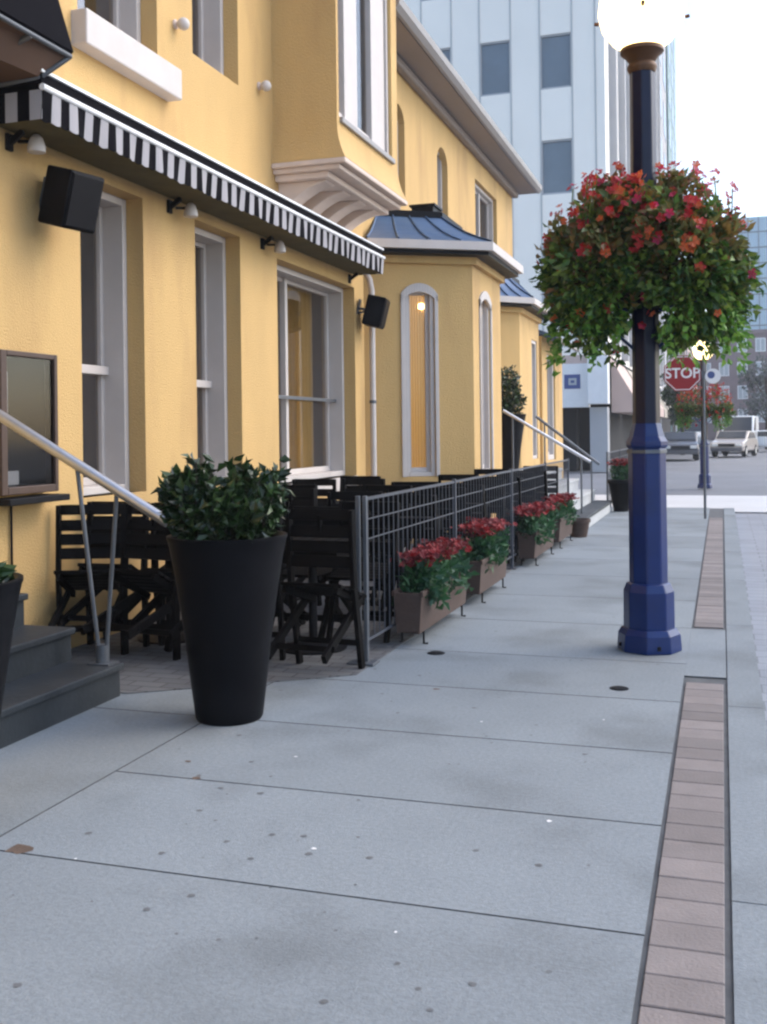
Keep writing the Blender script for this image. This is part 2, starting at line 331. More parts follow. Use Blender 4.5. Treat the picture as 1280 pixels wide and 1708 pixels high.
def window(pl, a, b, c, d, dep=.15, gd=.36, fr=.06, rail=None, mull=(), sill=None, glass='glass', inside='room', drape=None, bulb=None, roomd=1.6, arch=0.0, rm=(.3, .3, .4, .3), dd=.16):
    """a window filling the hole a..b, c..d: casing from dep inwards, pane at gd"""
    a += .002; b -= .002; c += .002; d -= .002
    W = MB()
    pl.box(W, a, a+fr, c, d, dep, gd+.05); pl.box(W, b-fr, b, c, d, dep, gd+.05)
    pl.box(W, a+fr, b-fr, c, c+fr, dep, gd+.05); pl.box(W, a+fr, b-fr, d-fr, d, dep, gd+.05)
    s2 = .045
    pl.box(W, a+fr, a+fr+s2, c+fr, d-fr, gd-.03, gd+.03); pl.box(W, b-fr-s2, b-fr, c+fr, d-fr, gd-.03, gd+.03)
    pl.box(W, a+fr+s2, b-fr-s2, c+fr, c+fr+s2*1.4, gd-.03, gd+.03); pl.box(W, a+fr+s2, b-fr-s2, d-fr-s2, d-fr, gd-.03, gd+.03)
    if rail: pl.box(W, a+fr, b-fr, rail-.035, rail+.035, gd-.075, gd+.025)
    for m_ in mull: pl.box(W, m_-.035, m_+.035, c+fr, d-fr, gd-.06, gd+.028)
    wo = W.build('window', M['trim'], B, bevel=.006)
    G_ = MB(); pl.box(G_, a+fr, b-fr, c+fr, d-fr, gd+.004, gd+.010); G_.build('pane', M[glass], wo)
    kids = []
    if sill:
        S = MB(); pl.box(S, a-sill[0], b+sill[0], c-sill[1], c-.002, -sill[2], gd); kids.append(S.build('sill', M['trim'], wo, bevel=.008))
    if inside:
        I = MB(); q = [pl.P(u, z, dd) for dd in (gd+.06, gd+roomd) for u, z in ((a-rm[0], c-rm[2]), (b+rm[1], c-rm[2]), (b+rm[1], d+rm[3]), (a-rm[0], d+rm[3]))]
        bb = len(I.v); I.v += q
        for fa in ((4, 5, 6, 7), (0, 1, 5, 4), (1, 2, 6, 5), (2, 3, 7, 6), (3, 0, 4, 7)): I.face([bb+i for i in fa])
        kids.append(I.build('room_behind', M[inside], wo))
    if drape:
        for u0, u1 in drape:
            D = MB(); k = 26
            pts = [(u0+(u1-u0)*i/k, gd+dd+.025*math.sin(i*1.9)*min(1, dd*6)+.010*math.sin(i*4.1)*min(1, dd*6)) for i in range(k+1)]
            for (p, dp), (q, dq) in zip(pts, pts[1:]): D.poly([pl.P(p, c, dp), pl.P(q, c, dq), pl.P(q, d, dq), pl.P(p, d, dp)])
            kids.append(D.build('curtain' if dd > .1 else 'blind', M['curtain'] if dd > .1 else M['blind'], wo))
    if bulb:
        L_ = MB(); L_.lathe([(.001, -.05), (.04, -.03), (.05, 0), (.04, .035), (.001, .05)], pl.P(bulb[0], bulb[1], gd+bulb[2]), 12); kids.append(L_.build('lamp', M['bulb'], wo, 60))
    return wo
# children of children keep building coordinates (their parent sits at the building's origin)
_ob = MB.build
def _b2(self, name, m, parent=None, smooth=None, bevel=0.0, bseg=2):
    if parent is not None and '_base' not in parent and parent.parent is not None and '_base' in parent.parent:
        off = Vector(parent.parent['_base']); self.v = [p-off for p in self.v]
    return _ob(self, name, m, parent, smooth, bevel, bseg)
MB.build = _b2

FA = Plane((-4.4, 0, 0), (0, 1, 0), (1, 0, 0))           # the main street front; u is the street coordinate
wins = dict(W1=(6.55, 7.42, 1.05, 3.40), W2=(8.29, 9.20, 1.03, 3.40), W3=(10.08, 12.50, .96, 3.33), U1=(6.55, 7.68, 4.56, 6.6), U2=(8.29, 9.21, 4.86, 6.8))
mb = MB()
facade(mb, FA, -6, 12.86, -.1, 8.2, list(wins.values()))
mb.poly([(-4.4, 12.86, -.1), (-12, 12.86, -.1), (-12, 12.86, 8.2), (-4.4, 12.86, 8.2)])
mb.poly([(-4.4, -6, -.1), (-4.4, -6, 8.2), (-12, -6, 8.2), (-12, -6, -.1)])
mb.poly([(-12, -6, -.1), (-12, -6, 8.2), (-12, 12.86, 8.2), (-12, 12.86, -.1)])
mb.poly([(-4.4, -6, 8.2), (-4.4, 12.86, 8.2), (-12, 12.86, 8.2), (-12, -6, 8.2)])
mb.build('wall', M['stucco'], B)
window(FA, *wins['W1'], rail=2.02, sill=(.0, .05, -.03), drape=[(6.62, 6.75)])
window(FA, *wins['W2'], rail=1.98, sill=(.0, .05, -.03), bulb=(8.95, 2.22, .5), drape=[(9.0, 9.12)])
window(FA, *wins['W3'], mull=(11.02,), sill=(-.02, .16, .03), drape=[(10.2, 10.5), (11.3, 12.3)], bulb=(11.6, 3.0, .7))
window(FA, *wins['U1'], sill=None, gd=.34)
window(FA, *wins['U2'], sill=None, gd=.36)
s = MB(); FA.box(s, 10.09, 12.49, 1.885, 1.925, .235, .262); s.build('window_bar', M['galv'], B, bevel=.004)
s = MB(); FA.box(s, 6.47, 7.86, 4.30, 4.555, -.13, .02); s.build('window_ledge', M['trim'], B, bevel=.012)

# second block, set back a little, under the long eave
FB = Plane((-4.5, 0, 0), (0, 1, 0), (1, 0, 0))
winsB = [(14.55, 15.15, 4.9, 6.35), (17.05, 17.75, 4.6, 6.35), (19.9, 21.95, 4.9, 6.4)]
lowB = [(17.6, 18.8, .80, 3.1)]
mb = MB(); facade(mb, FB, 12.862, 23.7, -.1, 7.0, winsB+lowB)
mb.poly([(-4.5, 23.7, -.1), (-12, 23.7, -.1), (-12, 23.7, 7.0), (-4.5, 23.7, 7.0)])
mb.poly([(-12, 12.87, -.1), (-12, 12.87, 7), (-12, 23.7, 7), (-12, 23.7, -.1)])
mb.poly([(-4.5, 12.87, 7), (-4.5, 23.7, 7), (-12, 23.7, 7), (-12, 12.87, 7)])
mb.build('wall', M['stucco'], B)
window(FB, *winsB[0], dep=.10, gd=.24); window(FB, *winsB[1], dep=.10, gd=.24); window(FB, *winsB[2], dep=.08, gd=.2, mull=(20.9,))
def arch_fill(pl, a, b, ztop, rise, d0, d1, parent, m='stucco', name='arch_spandrel', k=14):
    """wall filling above a segmental arch inside a rectangular hole"""
    a += .001; b -= .001; ztop -= .001; A = MB(); r = ((b-a)/2)**2/(2*rise)+rise/2; cx = (a+b)/2; cz = ztop-r
    pts = []
    for i in range(k+1):
        u = a+(b-a)*i/k; pts.append((u, cz+math.sqrt(max(r*r-(u-cx)**2, 0))))
    for (u, z), (v, y) in zip(pts, pts[1:]): A.prism([pl.P(u, z, d0), pl.P(v, y, d0), pl.P(v, ztop, d0), pl.P(u, ztop, d0)], pl.n*(d0-d1))
    return A.build(name, M[m], parent)
arch_fill(FB, 14.55, 15.15, 6.35, .2, 0, .12, B); arch_fill(FB, 17.05, 17.75, 6.35, .22, 0, .12, B)
# front door between the two bays, above the far steps
D = MB(); FB.box(D, 17.67, 18.73, .8, 3.05, .2, .26); dr = D.build('door', M['brownwood'], B, bevel=.006)
D = MB(); FB.box(D, 17.8, 18.6, 1.6, 2.9, .192, .205); D.build('door_pane', M['darkglass'], dr)
D = MB(); FB.box(D, 17.602, 17.67, .802, 3.098, .05, .29); FB.box(D, 18.73, 18.798, .802, 3.098, .05, .29); FB.box(D, 17.67, 18.73, 3.05, 3.098, .05, .29); D.build('door_frame', M['trim'], dr)
# eave of the second block
E = MB(); E.prism([(-3.97, 12.9, 6.95), (-4.52, 12.9, 6.95), (-4.52, 12.9, 7.02), (-3.97, 12.9, 7.02)], (0, 11.15, 0)); ro = E.build('roof', M['blueroof'], B)
E = MB(); E.prism([(-3.99, 12.905, 6.935), (-4.499, 12.905, 6.935), (-4.499, 12.905, 6.948), (-3.99, 12.905, 6.948)], (0, 11.1, 0)); E.build('soffit', M['soffit'], ro)
E = MB(); E.prism([(-4.36, 12.91, 6.80), (-4.497, 12.91, 6.80), (-4.497, 12.91, 6.932), (-4.36, 12.91, 6.932)], (0, 10.85, 0)); E.build('cornice', M['soffit'], ro, bevel=.03)
E = MB()
prof = [(-3.97, 6.93), (-3.93, 6.94), (-3.875, 7.0), (-3.86, 7.09), (-3.88, 7.10), (-3.97, 7.10)]
E.prism([(x, 12.88, z) for x, z in prof], (0, 11.17, 0)); E.build('gutter', M['gutter'], ro)
E = MB(); E.prism([(-3.965, 12.9, 7.03), (-8.2, 12.9, 10.2), (-12.4, 12.9, 7.03)], (0, 11.1, 0)); E.build('roof_slope', M['blueroof'], ro)

# ---- oriel on the upper floor
O_ = MB(); FO = Plane((-3.69, 0, 0), (0, 1, 0), (1, 0, 0)); y0, y1 = 10.02, 12.12; ow = (10.08, 11.90, 4.74, 6.75)
facade(O_, FO, y0, y1, 4.66, 7.6, [ow], .2)
O_.poly([(-3.69, y0, 4.66), (-3.69, y0, 7.6), (-4.4, y0, 7.6), (-4.4, y0, 4.66)]); O_.poly([(-3.69, y1, 4.66), (-4.4, y1, 4.66), (-4.4, y1, 7.6), (-3.69, y1, 7.6)])
O_.poly([(-3.69, y0, 7.6), (-3.69, y1, 7.6), (-4.4, y1, 7.6), (-4.4, y0, 7.6)])
prev = (-3.69, 0, 4.66)
for k in range(1, 7):
    t = k/6; x = -3.69+.10*t*t; e = .05*t*t; z = 4.66-.37*t; px_, pe, pz = prev
    O_.poly([(px_, y0-pe, pz), (x, y0-e, z), (x, y1+e, z), (px_, y1+pe, pz)])
    O_.poly([(-4.4, y0-pe, pz), (-4.4, y0-e, z), (x, y0-e, z), (px_, y0-pe, pz)]); O_.poly([(-4.4, y1+pe, pz), (px_, y1+pe, pz), (x, y1+e, z), (-4.4, y1+e, z)])
    prev = (x, e, z)
ori = O_.build('oriel', M['stucco'], B)
window(FO, *ow, dep=.04, gd=.12, fr=.06, mull=(10.46, 10.528, 10.596, 10.664, 10.732, 10.80, 11.36, 11.428, 11.496, 11.564, 11.632, 11.70, 11.768), glass='glass', roomd=.5, rm=(.03, .03, .03, .3), drape=[(10.1, 10.3), (11.2, 11.4)])
C_ = MB(); FO.box(C_, 10.10, 11.92, 4.68, 4.738, -.035, .1); C_.build('oriel_sill', M['gutter'], B, bevel=.008)
C_ = MB()
for x1, za, zb, e in ((-3.585, 4.235, 4.288, .06), (-3.66, 4.185, 4.236, .02), (-3.80, 4.12, 4.186, -.03)): C_.box(-4.4, x1, y0-e, y1+e, za, zb)
ob = C_.build('oriel_base', M['stone'], B, bevel=.012)
for yy in (10.14, 10.66, 11.18, 11.70):
    C_ = MB(); pr = [(-4.4, 4.12)]+[(-3.86-.0*i, 4.12) for i in (0,)]
    for i in range(9): a = i/8*math.pi/2; pr.append((-3.88-.50*math.sin(a)+.05*math.sin(2*a), 4.10-.34*(1-math.cos(a))-.03*math.sin(2*a)))
    pr.append((-4.4, 3.72)); C_.prism([(x, yy, z) for x, z in pr], (0, .26, 0)); C_.build('corbel', M['stone'], ob, bevel=.01)

# ---- bays with blue metal roofs
def bay(p0, p1, p2, p3, zw, zt, top, name='bay'):
    """half-octagon bay: plan points p0..p3, wall up to zw, roof to zt with flat top polygon"""
    P4 = [Vector((*p, 0)) for p in (p0, p1, p2, p3)]
    pls = []
    mbw = MB()
    for a, b in zip(P4, P4[1:]):
        u = (b-a).normalized(); n = Vector((u.y, -u.x, 0)); pls.append((Plane(a, u, n), (b-a).length))
    return pls
def bay_build(pts, zw, holes, top, zt, chim=True):
    pls = bay(*pts, zw, zt, top); mbw = MB()
    for (pl, L), hs in zip(pls, holes): facade(mbw, pl, 0, L, -.1, zw, hs, .3)
    bw = mbw.build('bay_wall', M['stucco'], B)
    # cornice, gutter, roof
    def offs(d):
        P4 = [Vector((*p, 0)) for p in pts]; ns = [Vector(((b-a).normalized().y, -(b-a).normalized().x, 0)) for a, b in zip(P4, P4[1:])]
        out = [P4[0]+ns[0]*d+Vector((-.001, 0, 0))]
        for i in (0, 1):
            m = (ns[i]+ns[i+1]); m = m/(1+ns[i].dot(ns[i+1])); out.append(P4[i+1]+m*d)
        out.append(P4[3]+ns[2]*d); return out
    def band(d0, d1, z0, z1, m, nm, par, bv=.008):
        q = MB(); a = offs(d0); b = offs(d1)
        for i in range(3): q.prism([(*a[i].xy, z0), (*b[i].xy, z0), (*b[i+1].xy, z0), (*a[i+1].xy, z0)], (0, 0, z1-z0))
        return q.build(nm, M[m], par)
    rf = MB(); e = offs(.30); T = [Vector((*t, zt)) for t in top]
    ev = [Vector((*p.xy, zw+.17)) for p in e]
    for i in range(3):
        n = 4 if i == 1 else 3     # standing-seam strips, slightly concave
        for k in range(6):
            t0, t1 = k/6, (k+1)/6; sag = lambda t: .05*math.sin(math.pi*t)
            def q(t, s): lo = ev[i].lerp(ev[i+1], s); hi = T[i].lerp(T[i+1], s); return lo.lerp(hi, t)-Z*sag(t)
            rf.poly([q(t0, 0), q(t0, 1), q(t1, 1), q(t1, 0)])
    rf.poly([T[0], T[1], T[2], T[3]])
    rfo = rf.build('bay_roof', M['blueroof'], B, 25)
    sm = MB()
    for i in range(3):
        for j in range(0, 5 if i != 1 else 6):
            s = j/(4 if i != 1 else 5); 
            pts_ = [ev[i].lerp(ev[i+1], s).lerp(T[i].lerp(T[i+1], s), t)-Z*(.05*math.sin(math.pi*t)-.012) for t in (0, .25, .5, .75, 1)]
            sm.tube(pts_, .014, 5)
    sm.build('roof_seam_rib', M['blueroof'], rfo)
    cr = MB()
    for i in range(3): cr.bar(T[i]+Z*.03, T[i+1]+Z*.03, .05, .09)
    cr.build('roof_ridge', M['darkmetal'], rfo)
    band(.001, .26, zw+.0, zw+.05, 'darkmetal', 'bay_soffit', bw); band(.20, .33, zw+.052, zw+.165, 'trim', 'bay_gutter', bw)
    band(.001, .07, zw-.10, zw-.002, 'stucco', 'bay_cornice', bw)
    return pls, bw, rfo
t1 = [(-4.5, 13.12), (-3.2, 13.92), (-3.2, 15.78), (-4.5, 16.58)]
L1 = math.hypot(1.3, .8)
hA = (.56, .98, .90, 3.44)
hB = (.42, 1.10, .90, 3.44)
pls, bw, rfo = bay_build(t1, 3.85, [[hA], [hB], []], [(-4.5, 13.75), (-3.72, 14.25), (-3.72, 15.45), (-4.5, 15.95)], 4.50)
for pl, h in ((pls[0][0], hA), (pls[1][0], hB)):
    window(pl, *h, dep=.02, gd=.12, fr=.055, inside='roomlit', roomd=.55, rm=(.06, .06, .05, .1), bulb=(h[1]-.13, 3.20, .075), glass='glass', drape=[(h[0]+.06, h[1]-.06)], dd=.055)
    arch_fill(pl, h[0], h[1], h[3], .13, 0, .06, B)
    # arched casing round the opening
    A = MB(); a, b = h[0]-.05, h[1]+.05
    pl.box(A, a, h[0]-.001, h[2], h[3]-.10, -.025, .02); pl.box(A, h[1]+.001, b, h[2], h[3]-.10, -.025, .02)
    k = 14; rise = .15; r = ((b-a)/2)**2/(2*rise)+rise/2; cx = (a+b)/2; cz = h[3]+.05-r
    for i in range(k):
        def pt(j, rr): u = a+(b-a)*j/k; z = cz+math.sqrt(max(r*r-(u-cx)**2, 0)); return (u, z-rr)
        p, q = pt(i, 0), pt(i+1, 0); p2, q2 = pt(i, .12), pt(i+1, .12)
        A.prism([pl.P(*p2, -.025), pl.P(*q2, -.025), pl.P(*q, -.025), pl.P(*p, -.025)], pl.n*(-.04))
    A.build('arched_casing', M['trim'], B, bevel=.005)
Q = MB(); Q.box(-4.2, -3.88, 14.45, 14.85, 4.47, 4.72); Q.box(-4.23, -3.85, 14.42, 14.88, 4.72, 4.75); Q.build('roof_vent', M['darkmetal'], rfo)
t2 = [(-4.5, 19.55), (-3.75, 20.35), (-3.75, 22.6), (-4.5, 23.3)]
pls2, bw2, rfo2 = bay_build(t2, 3.9, [[], [(1.35, 2.0, .9, 3.4)], []], [(-4.5, 20.1), (-4.1, 20.6), (-4.1, 22.2), (-4.5, 22.8)], 4.62)
window(pls2[1][0], 1.35, 2.0, .9, 3.4, dep=.02, gd=.12, fr=.07)
Q = MB(); Q.box(-4.42, -4.2, 21.0, 21.3, 4.6, 4.84); Q.build('roof_vent', M['darkmetal'], rfo2)
# low end block with a lean-to roof
F3 = Plane((-3.8, 0, 0), (0, 1, 0), (1, 0, 0)); mb = MB(); h3 = (24.0, 25.2, .8, 3.25)
facade(mb, F3, 23.301, 26.4, -.1, 3.6, [h3], .3)
mb.poly([(-3.8, 26.4, -.1), (-9, 26.4, -.1), (-9, 26.4, 3.6), (-3.8, 26.4, 3.6)]); mb.poly([(-3.8, 23.301, -.1), (-3.8, 23.301, 3.6), (-4.5, 23.301, 3.6), (-4.5, 23.301, -.1)])
mb.build('wall', M['stucco'], B)
window(F3, *h3, dep=.04, gd=.16, fr=.12)
mb = MB(); mb.prism([(-3.45, 23.2, 3.50), (-5.6, 23.2, 4.35), (-5.6, 23.2, 4.42), (-3.45, 23.2, 3.58)], (0, 3.4, 0)); lt = mb.build('lean_to_roof', M['blueroof'], B)
mb = MB(); mb.box(-3.46, -3.38, 23.18, 26.62, 3.46, 3.56); mb.build('gutter', M['gutter'], lt)
# downspout in the corner
mb = MB(); mb.tube([(-4.33, 12.98, .06), (-4.33, 12.98, 3.35), (-4.36, 12.99, 3.5), (-4.44, 13.0, 3.62)], .04, 10); ds = mb.build('downspout', M['trim'], B, 60)
mb = MB()
for z in (.6, 1.9, 3.1): mb.tube([(-4.33, 12.98, z-.02), (-4.33, 12.98, z+.02)], .048, 10)
mb.build('downspout_clip_trim', M['galv'], ds, 60)

# ================================================================== THINGS ON THE FRONT
# ---- striped awning
A = thing('striped_awning', 'black and white striped awning with hanging valance along the yellow front', 'awning', (-4.4, 9, 3.46), local=False)
ya, yb, xf = 5.56, 12.45, -4.0
MB().box(-4.39, xf+.0, ya, yb, 3.695, 3.765).build('cassette', M['stripe_b'], A, bevel=.006)
MB().box(-4.39, xf+.012, ya-.01, yb+.01, 3.767, 3.787).build('top_edge_strip', M['white'], A)
MB().tube([(xf+.01, ya-.01, 3.672), (xf+.01, yb+.01, 3.672)], .021, 10).build('front_bar', M['white'], A, 60)
MB().box(-4.38, xf-.03, ya+.01, yb-.01, 3.485, 3.50).build('underside', M['olive'], A)
MB().box(-4.37, -4.18, ya+.02, yb-.02, 3.55, 3.68).build('roller', M['olive'], A, bevel=.04)
V = MB(); nst = 76; period = (yb-ya)/nst
def vx(t): return xf+.004+.010*math.sin(t*11)+.006*math.sin(t*29)
sub = 4
for i in range(nst):
    V.cur = i % 2
    for k in range(sub):
        u0, u1 = ya+period*(i+k/sub), ya+period*(i+(k+1)/sub); s0 = .012*math.sin(math.pi*k/sub); s1 = .012*math.sin(math.pi*(k+1)/sub)
        for t0, t1 in ((0, .5), (.5, 1)):
            zt = lambda s, t: 3.66-(.185+s)*t
            V.poly([(xf+.012*(1-t0)+(vx(u0)-xf)*t0, u0, zt(s0, t0)), (xf+.012*(1-t0)+(vx(u1)-xf)*t0, u1, zt(s1, t0)), (xf+.012*(1-t1)+(vx(u1)-xf)*t1, u1, zt(s1, t1)), (xf+.012*(1-t1)+(vx(u0)-xf)*t1, u0, zt(s0, t1))])
for i in range(4):
    V.cur = (i+1) % 2; x0, x1 = xf-.09*i, xf-.09*(i+1); V.poly([(x0, ya, 3.66), (x1, ya, 3.66), (x1, ya, 3.475), (x0, ya, 3.475)]); V.poly([(x1, yb, 3.66), (x0, yb, 3.66), (x0, yb, 3.475), (x1, yb, 3.475)])
vo = V.build('valance', [M['stripe_b'], M['stripe_w']], A); so_ = vo.modifiers.new('cloth', 'SOLIDIFY'); so_.thickness = .003
for yy in (5.75, 7.83, 9.70, 12.3):
    b_ = MB(); b_.bar((-4.4, yy, 3.40), (-4.28, yy, 3.475), .03, .04); b_.box(-4.4, -4.375, yy-.03, yy+.03, 3.36, 3.47); b_.build('support_arm', M['darkmetal'], A, bevel=.004)

# ---- dark canopy over the entrance steps
K = thing('entrance_canopy', 'black cloth entrance canopy with brown underside above the striped awning', 'canopy', (-4.4, 4, 3.9), local=False)
q = MB(); q.prism([(-3.88, 1.6, 3.905), (-3.86, 1.6, 3.92), (-4.38, 1.6, 5.6), (-4.395, 1.6, 5.6)], (0, 4.1, 0)); q.build('top_cloth', M['stripe_b'], K)
q = MB(); q.poly([(-3.89, 1.62, 3.90), (-3.89, 5.68, 3.90), (-4.02, 5.56, 3.74), (-4.38, 5.54, 3.72), (-4.38, 1.62, 3.72)]); q.build('underside', M['canopybrown'], K)
q = MB(); q.poly([(-3.885, 5.7, 3.905), (-4.02, 5.57, 3.745), (-4.39, 5.555, 3.73), (-4.39, 5.72, 5.6)]); q.build('side_cloth', M['stripe_b'], K)
for nm, pts in (('front_tube', [(-3.885, 1.6, 3.895), (-3.885, 5.7, 3.895)]), ('side_tube', [(-3.885, 5.7, 3.895), (-4.02, 5.57, 3.735), (-4.38, 5.55, 3.715)]), ('cross_tube', [(-3.885, 5.3, 3.885), (-4.38, 5.3, 3.71)]), ('cross_tube', [(-3.885, 4.2, 3.885), (-4.38, 4.2, 3.71)])):
    MB().tube(pts, .017, 8).build(nm, M['galv'], K, 60)

# ---- round wall lights
def wall_light(loc, label):
    t = thing('wall_light', label, 'wall light', loc, group='round white lights on the yellow wall'); t.scale = (.68, .68, .68)
    MB().lathe([(.001, 0), (.06, 0), (.06, .02), (.03, .03), (.025, .10), (.001, .10)], n=14).build('bracket', M['stone'], t, 40).rotation_euler = (0, R(90), 0)
    q = MB(); q.lathe([(.001, -.075)]+[(.078*math.cos(a), .078*math.sin(a)) for a in [R(x) for x in range(-70, 71, 14)]]+[(.001, .075)], (.12, 0, -.01), 16, cap=False); q.build('shade', M['trim'], t, 60)
wall_light((-4.4, 7.98, 5.0), 'white round wall light beside the upper window with the long ledge')
wall_light((-4.4, 9.68, 5.0), 'white round wall light next to the side of the projecting oriel')
def spotlight(loc, label):
    t = thing('spotlight', label, 'spotlight', loc, group='small white spotlights under the awning')
    q = MB(); q.bar((-.02, 0, .03), (.09, 0, .02), .02); q.build('arm', M['darkmetal'], t)
    q = MB(); q.lathe([(.001, -.07), (.058, -.055), (.06, -.02), (.04, .04), (.02, .06), (.001, .062)], (.12, 0, 0), 14, cap=False); h = q.build('lamp_head', M['trim'], t, 50)
spotlight((-4.38, 5.86, 3.42), 'small white spotlight under the end of the striped awning nearest the entrance')
spotlight((-4.38, 7.96, 3.40), 'small white spotlight under the awning above the pillar between the two tall narrow windows')
spotlight((-4.38, 9.84, 3.40), 'small white spotlight under the awning above the pillar next to the wide window')

# ---- loudspeakers
def speaker(loc, rot, label):
    t = thing('loudspeaker', label, 'loudspeaker', loc, group='black loudspeakers mounted on the front')
    t.rotation_euler = rot; t.scale = (.8, .8, .8)
    q = MB(); q.prism([(-.15, -.19, -.24), (.15, -.19, -.24), (.15, .19, -.24), (-.15, .19, -.24)], (0, 0, .48)); q.build('cabinet', M['pot'], t, bevel=.02)
    q = MB(); q.box(.152, .165, -.165, .165, -.215, .215); q.build('grille', M['darkmetal'], t, bevel=.006)
    q = MB(); q.box(-.30, -.28, -.07, .07, -.14, .14); q.bar((-.28, 0, 0), (-.15, 0, 0), .04); q.bar((-.28, 0, -.08), (-.15, 0, -.02), .03); q.build('bracket', M['galv'], t, bevel=.004)
speaker((-4.15, 6.08, 3.09), (R(0), R(16), R(-12)), 'black loudspeaker tilted down on the wall above the menu case')
speaker((-4.17, 12.66, 3.03), (R(0), R(14), R(8)), 'black loudspeaker above the downspout at the far end of the awning')

# ---- menu case
m_ = thing('menu_case', 'brown framed glass menu case on the yellow wall beside the entrance steps', 'menu case', (-4.4, 5.78, 1.12), local=False)
q = MB(); y0, y1, z0, z1, x0, x1 = 5.50, 6.09, 1.13, 2.05, -4.398, -4.28
q.box(x0, x1, y0, y0+.06, z0, z1); q.box(x0, x1, y1-.035, y1, z0, z1); q.box(x0, x1, y0+.06, y1-.035, z1-.035, z1); q.box(x0, x1, y0+.06, y1-.035, z0, z0+.05); q.build('frame', M['brownwood'], m_, bevel=.006)
MB().box(x0, -4.36, y0+.061, y1-.036, z0+.051, z1-.036).build('back_board', M['blackwood'], m_)
MB().box(-4.305, -4.30, y0+.061, y1-.036, z0+.051, z1-.036).build('pane', M['caseglass'], m_)
MB().box(-4.358, -4.354, 5.585, 5.66, 1.60, 1.92).build('reflection_sheet', M['paper'], m_); MB().box(-4.358, -4.354, 5.64, 5.76, 1.19, 1.28).build('card', M['paper'], m_)  # tall white sheet stands for a bright reflection in the pane
q = MB(); q.box(-4.398, -4.20, y0-.03, y1+.01, 1.07, 1.112); q.build('shelf', M['darkmetal'], m_, bevel=.005)
MB().tube([(-4.385, 5.72, 1.07), (-4.385, 5.72, .3)], .008, 6).build('cable', M['darkmetal'], m_)

# ---- entrance steps (near) and handrail
st = thing('entrance_steps', 'dark slate entrance steps below the menu case', 'steps', (-3.9, 3.6, 0), local=False)
for k, x in enumerate((-3.30, -3.62, -3.94, -4.2)):
    a = MB(); a.box(-4.395, x-.02, 1.2, 5.28-.004*k, .19*k+.001, .19*(k+1)-.04); a.build('riser', M['slate'], st)
    a = MB(); a.box(-4.395, x, 1.2, 5.30-.004*k, .19*(k+1)-.04, .19*(k+1)); a.build('tread', M['slate'], st, bevel=.008)
hr = thing('handrail', 'brushed steel handrail with splayed bars beside the dark slate steps', 'handrail', (-3.4, 5.24, .19), local=False)
q = MB(); q.tube([(-4.38, 5.24, 1.79), (-2.97, 5.24, 1.008)], .032, 12); q.build('rail', M['steel'], hr, 60)
for x in (-3.56, -3.30):
    zt = 1.008+(-2.97-x)*.5546-.02
    q = MB(); q.tube([(-3.43 if x < -3.4 else -3.38, 5.24, .26), (x, 5.24, zt)], .013, 8); q.build('bar', M['galv'], hr, 60)
q = MB(); q.box(-3.47, -3.33, 5.18, 5.29, .191, .20); q.tube([(-3.405, 5.24, .2), (-3.405, 5.24, .30)], .04, 10); q.build('foot', M['galv'], hr, 50)
q = MB(); q.box(-4.395, -4.37, 5.19, 5.29, 1.73, 1.84); q.build('wall_plate', M['galv'], hr)

# ---- tall pots with shrubs
def pot(loc, label):
    t = thing('tall_pot', label, 'plant pot', loc, group='tall black tapered pots')
    prof = [(.19, 0), (.20, .015), (.215, .12), (.265, .50), (.315, .80), (.341, .93), (.352, .975), (.358, .985), (.358, 1.0), (.338, 1.002), (.318, .985), (.31, .93)]
    prof = [(r*.885, z*.968) for r, z in prof]; MB().lathe(prof, n=48).build('pot_body', M['pot'], t, 30)
    MB().lathe([(.272, .895), (.2, .912), (.001, .918)], n=32, cap=False).build('soil', M['soil'], t, 60)
    return t
def shrub(loc, label, n, rx, rz, seed, upright=0.0):
    random.seed(seed); t = thing('potted_shrub', label, 'shrub', loc, group='dark green shrubs in the tall pots'); rb = rx*.9
    st_ = MB(); lf = MB()
    for i in range(36):
        a = random.uniform(0, 6.28); rr = rx*random.uniform(.2, 1)*.92; e = Vector((rr*math.cos(a), rr*math.sin(a), rz*random.uniform(.45, 1.02)*(1.08-.35*(rr/rx)**2)+upright*max(0, 1-rr/rx)))
        b0 = Vector((rr*.45*math.cos(a), rr*.45*math.sin(a), -.02)); mid = b0.lerp(e, .5)+Vector((.05*math.cos(a), .05*math.sin(a), .02)); st_.tube([b0, mid, e], [.009, .007, .004], 5)
        for k in range(n//36):
            tt = random.uniform(.15, 1.0); p = b0.lerp(mid, tt*2) if tt < .5 else mid.lerp(e, tt*2-1)
            p = p+rdir()*random.uniform(0, .055)
            if p.z < .05 and math.hypot(p.x, p.y) > .22: p.z = .05+random.uniform(0, .06); p.x *= .9; p.y *= .9
            d = (rdir()+Vector((math.cos(a), math.sin(a), .6))*.7)
            leaf(lf, p, d, random.uniform(.05, .10), random.uniform(.032, .058))
    st_.build('stem', M['bark'], t); lf.build('foliage', M['leafdark'], t)
    return t
pt = pot((-2.50, 5.03, 0), 'tall black tapered pot standing at the corner of the patio beside the steel handrail')
dup(pt, (-2.80, 3.20, 0), 1.0, 'tall black tapered pot in front of the dark slate steps, cut by the picture edge')
dup(pt, (-3.36, 17.0, .8), 2.0, 'tall black tapered pot on the landing beyond the blue roofed bay')
shrub((-2.50, 5.03, .91), 'bushy dark green shrub growing in the pot beside the steel handrail', 2900, .345, .46, 5)
shrub((-2.80, 3.20, .91), 'low dark shrub in the pot in front of the slate steps', 900, .25, .12, 6)
shrub((-3.36, 17.0, 1.71), 'tall dark green shrub in the pot on the far landing', 1500, .34, .62, 8, .45)

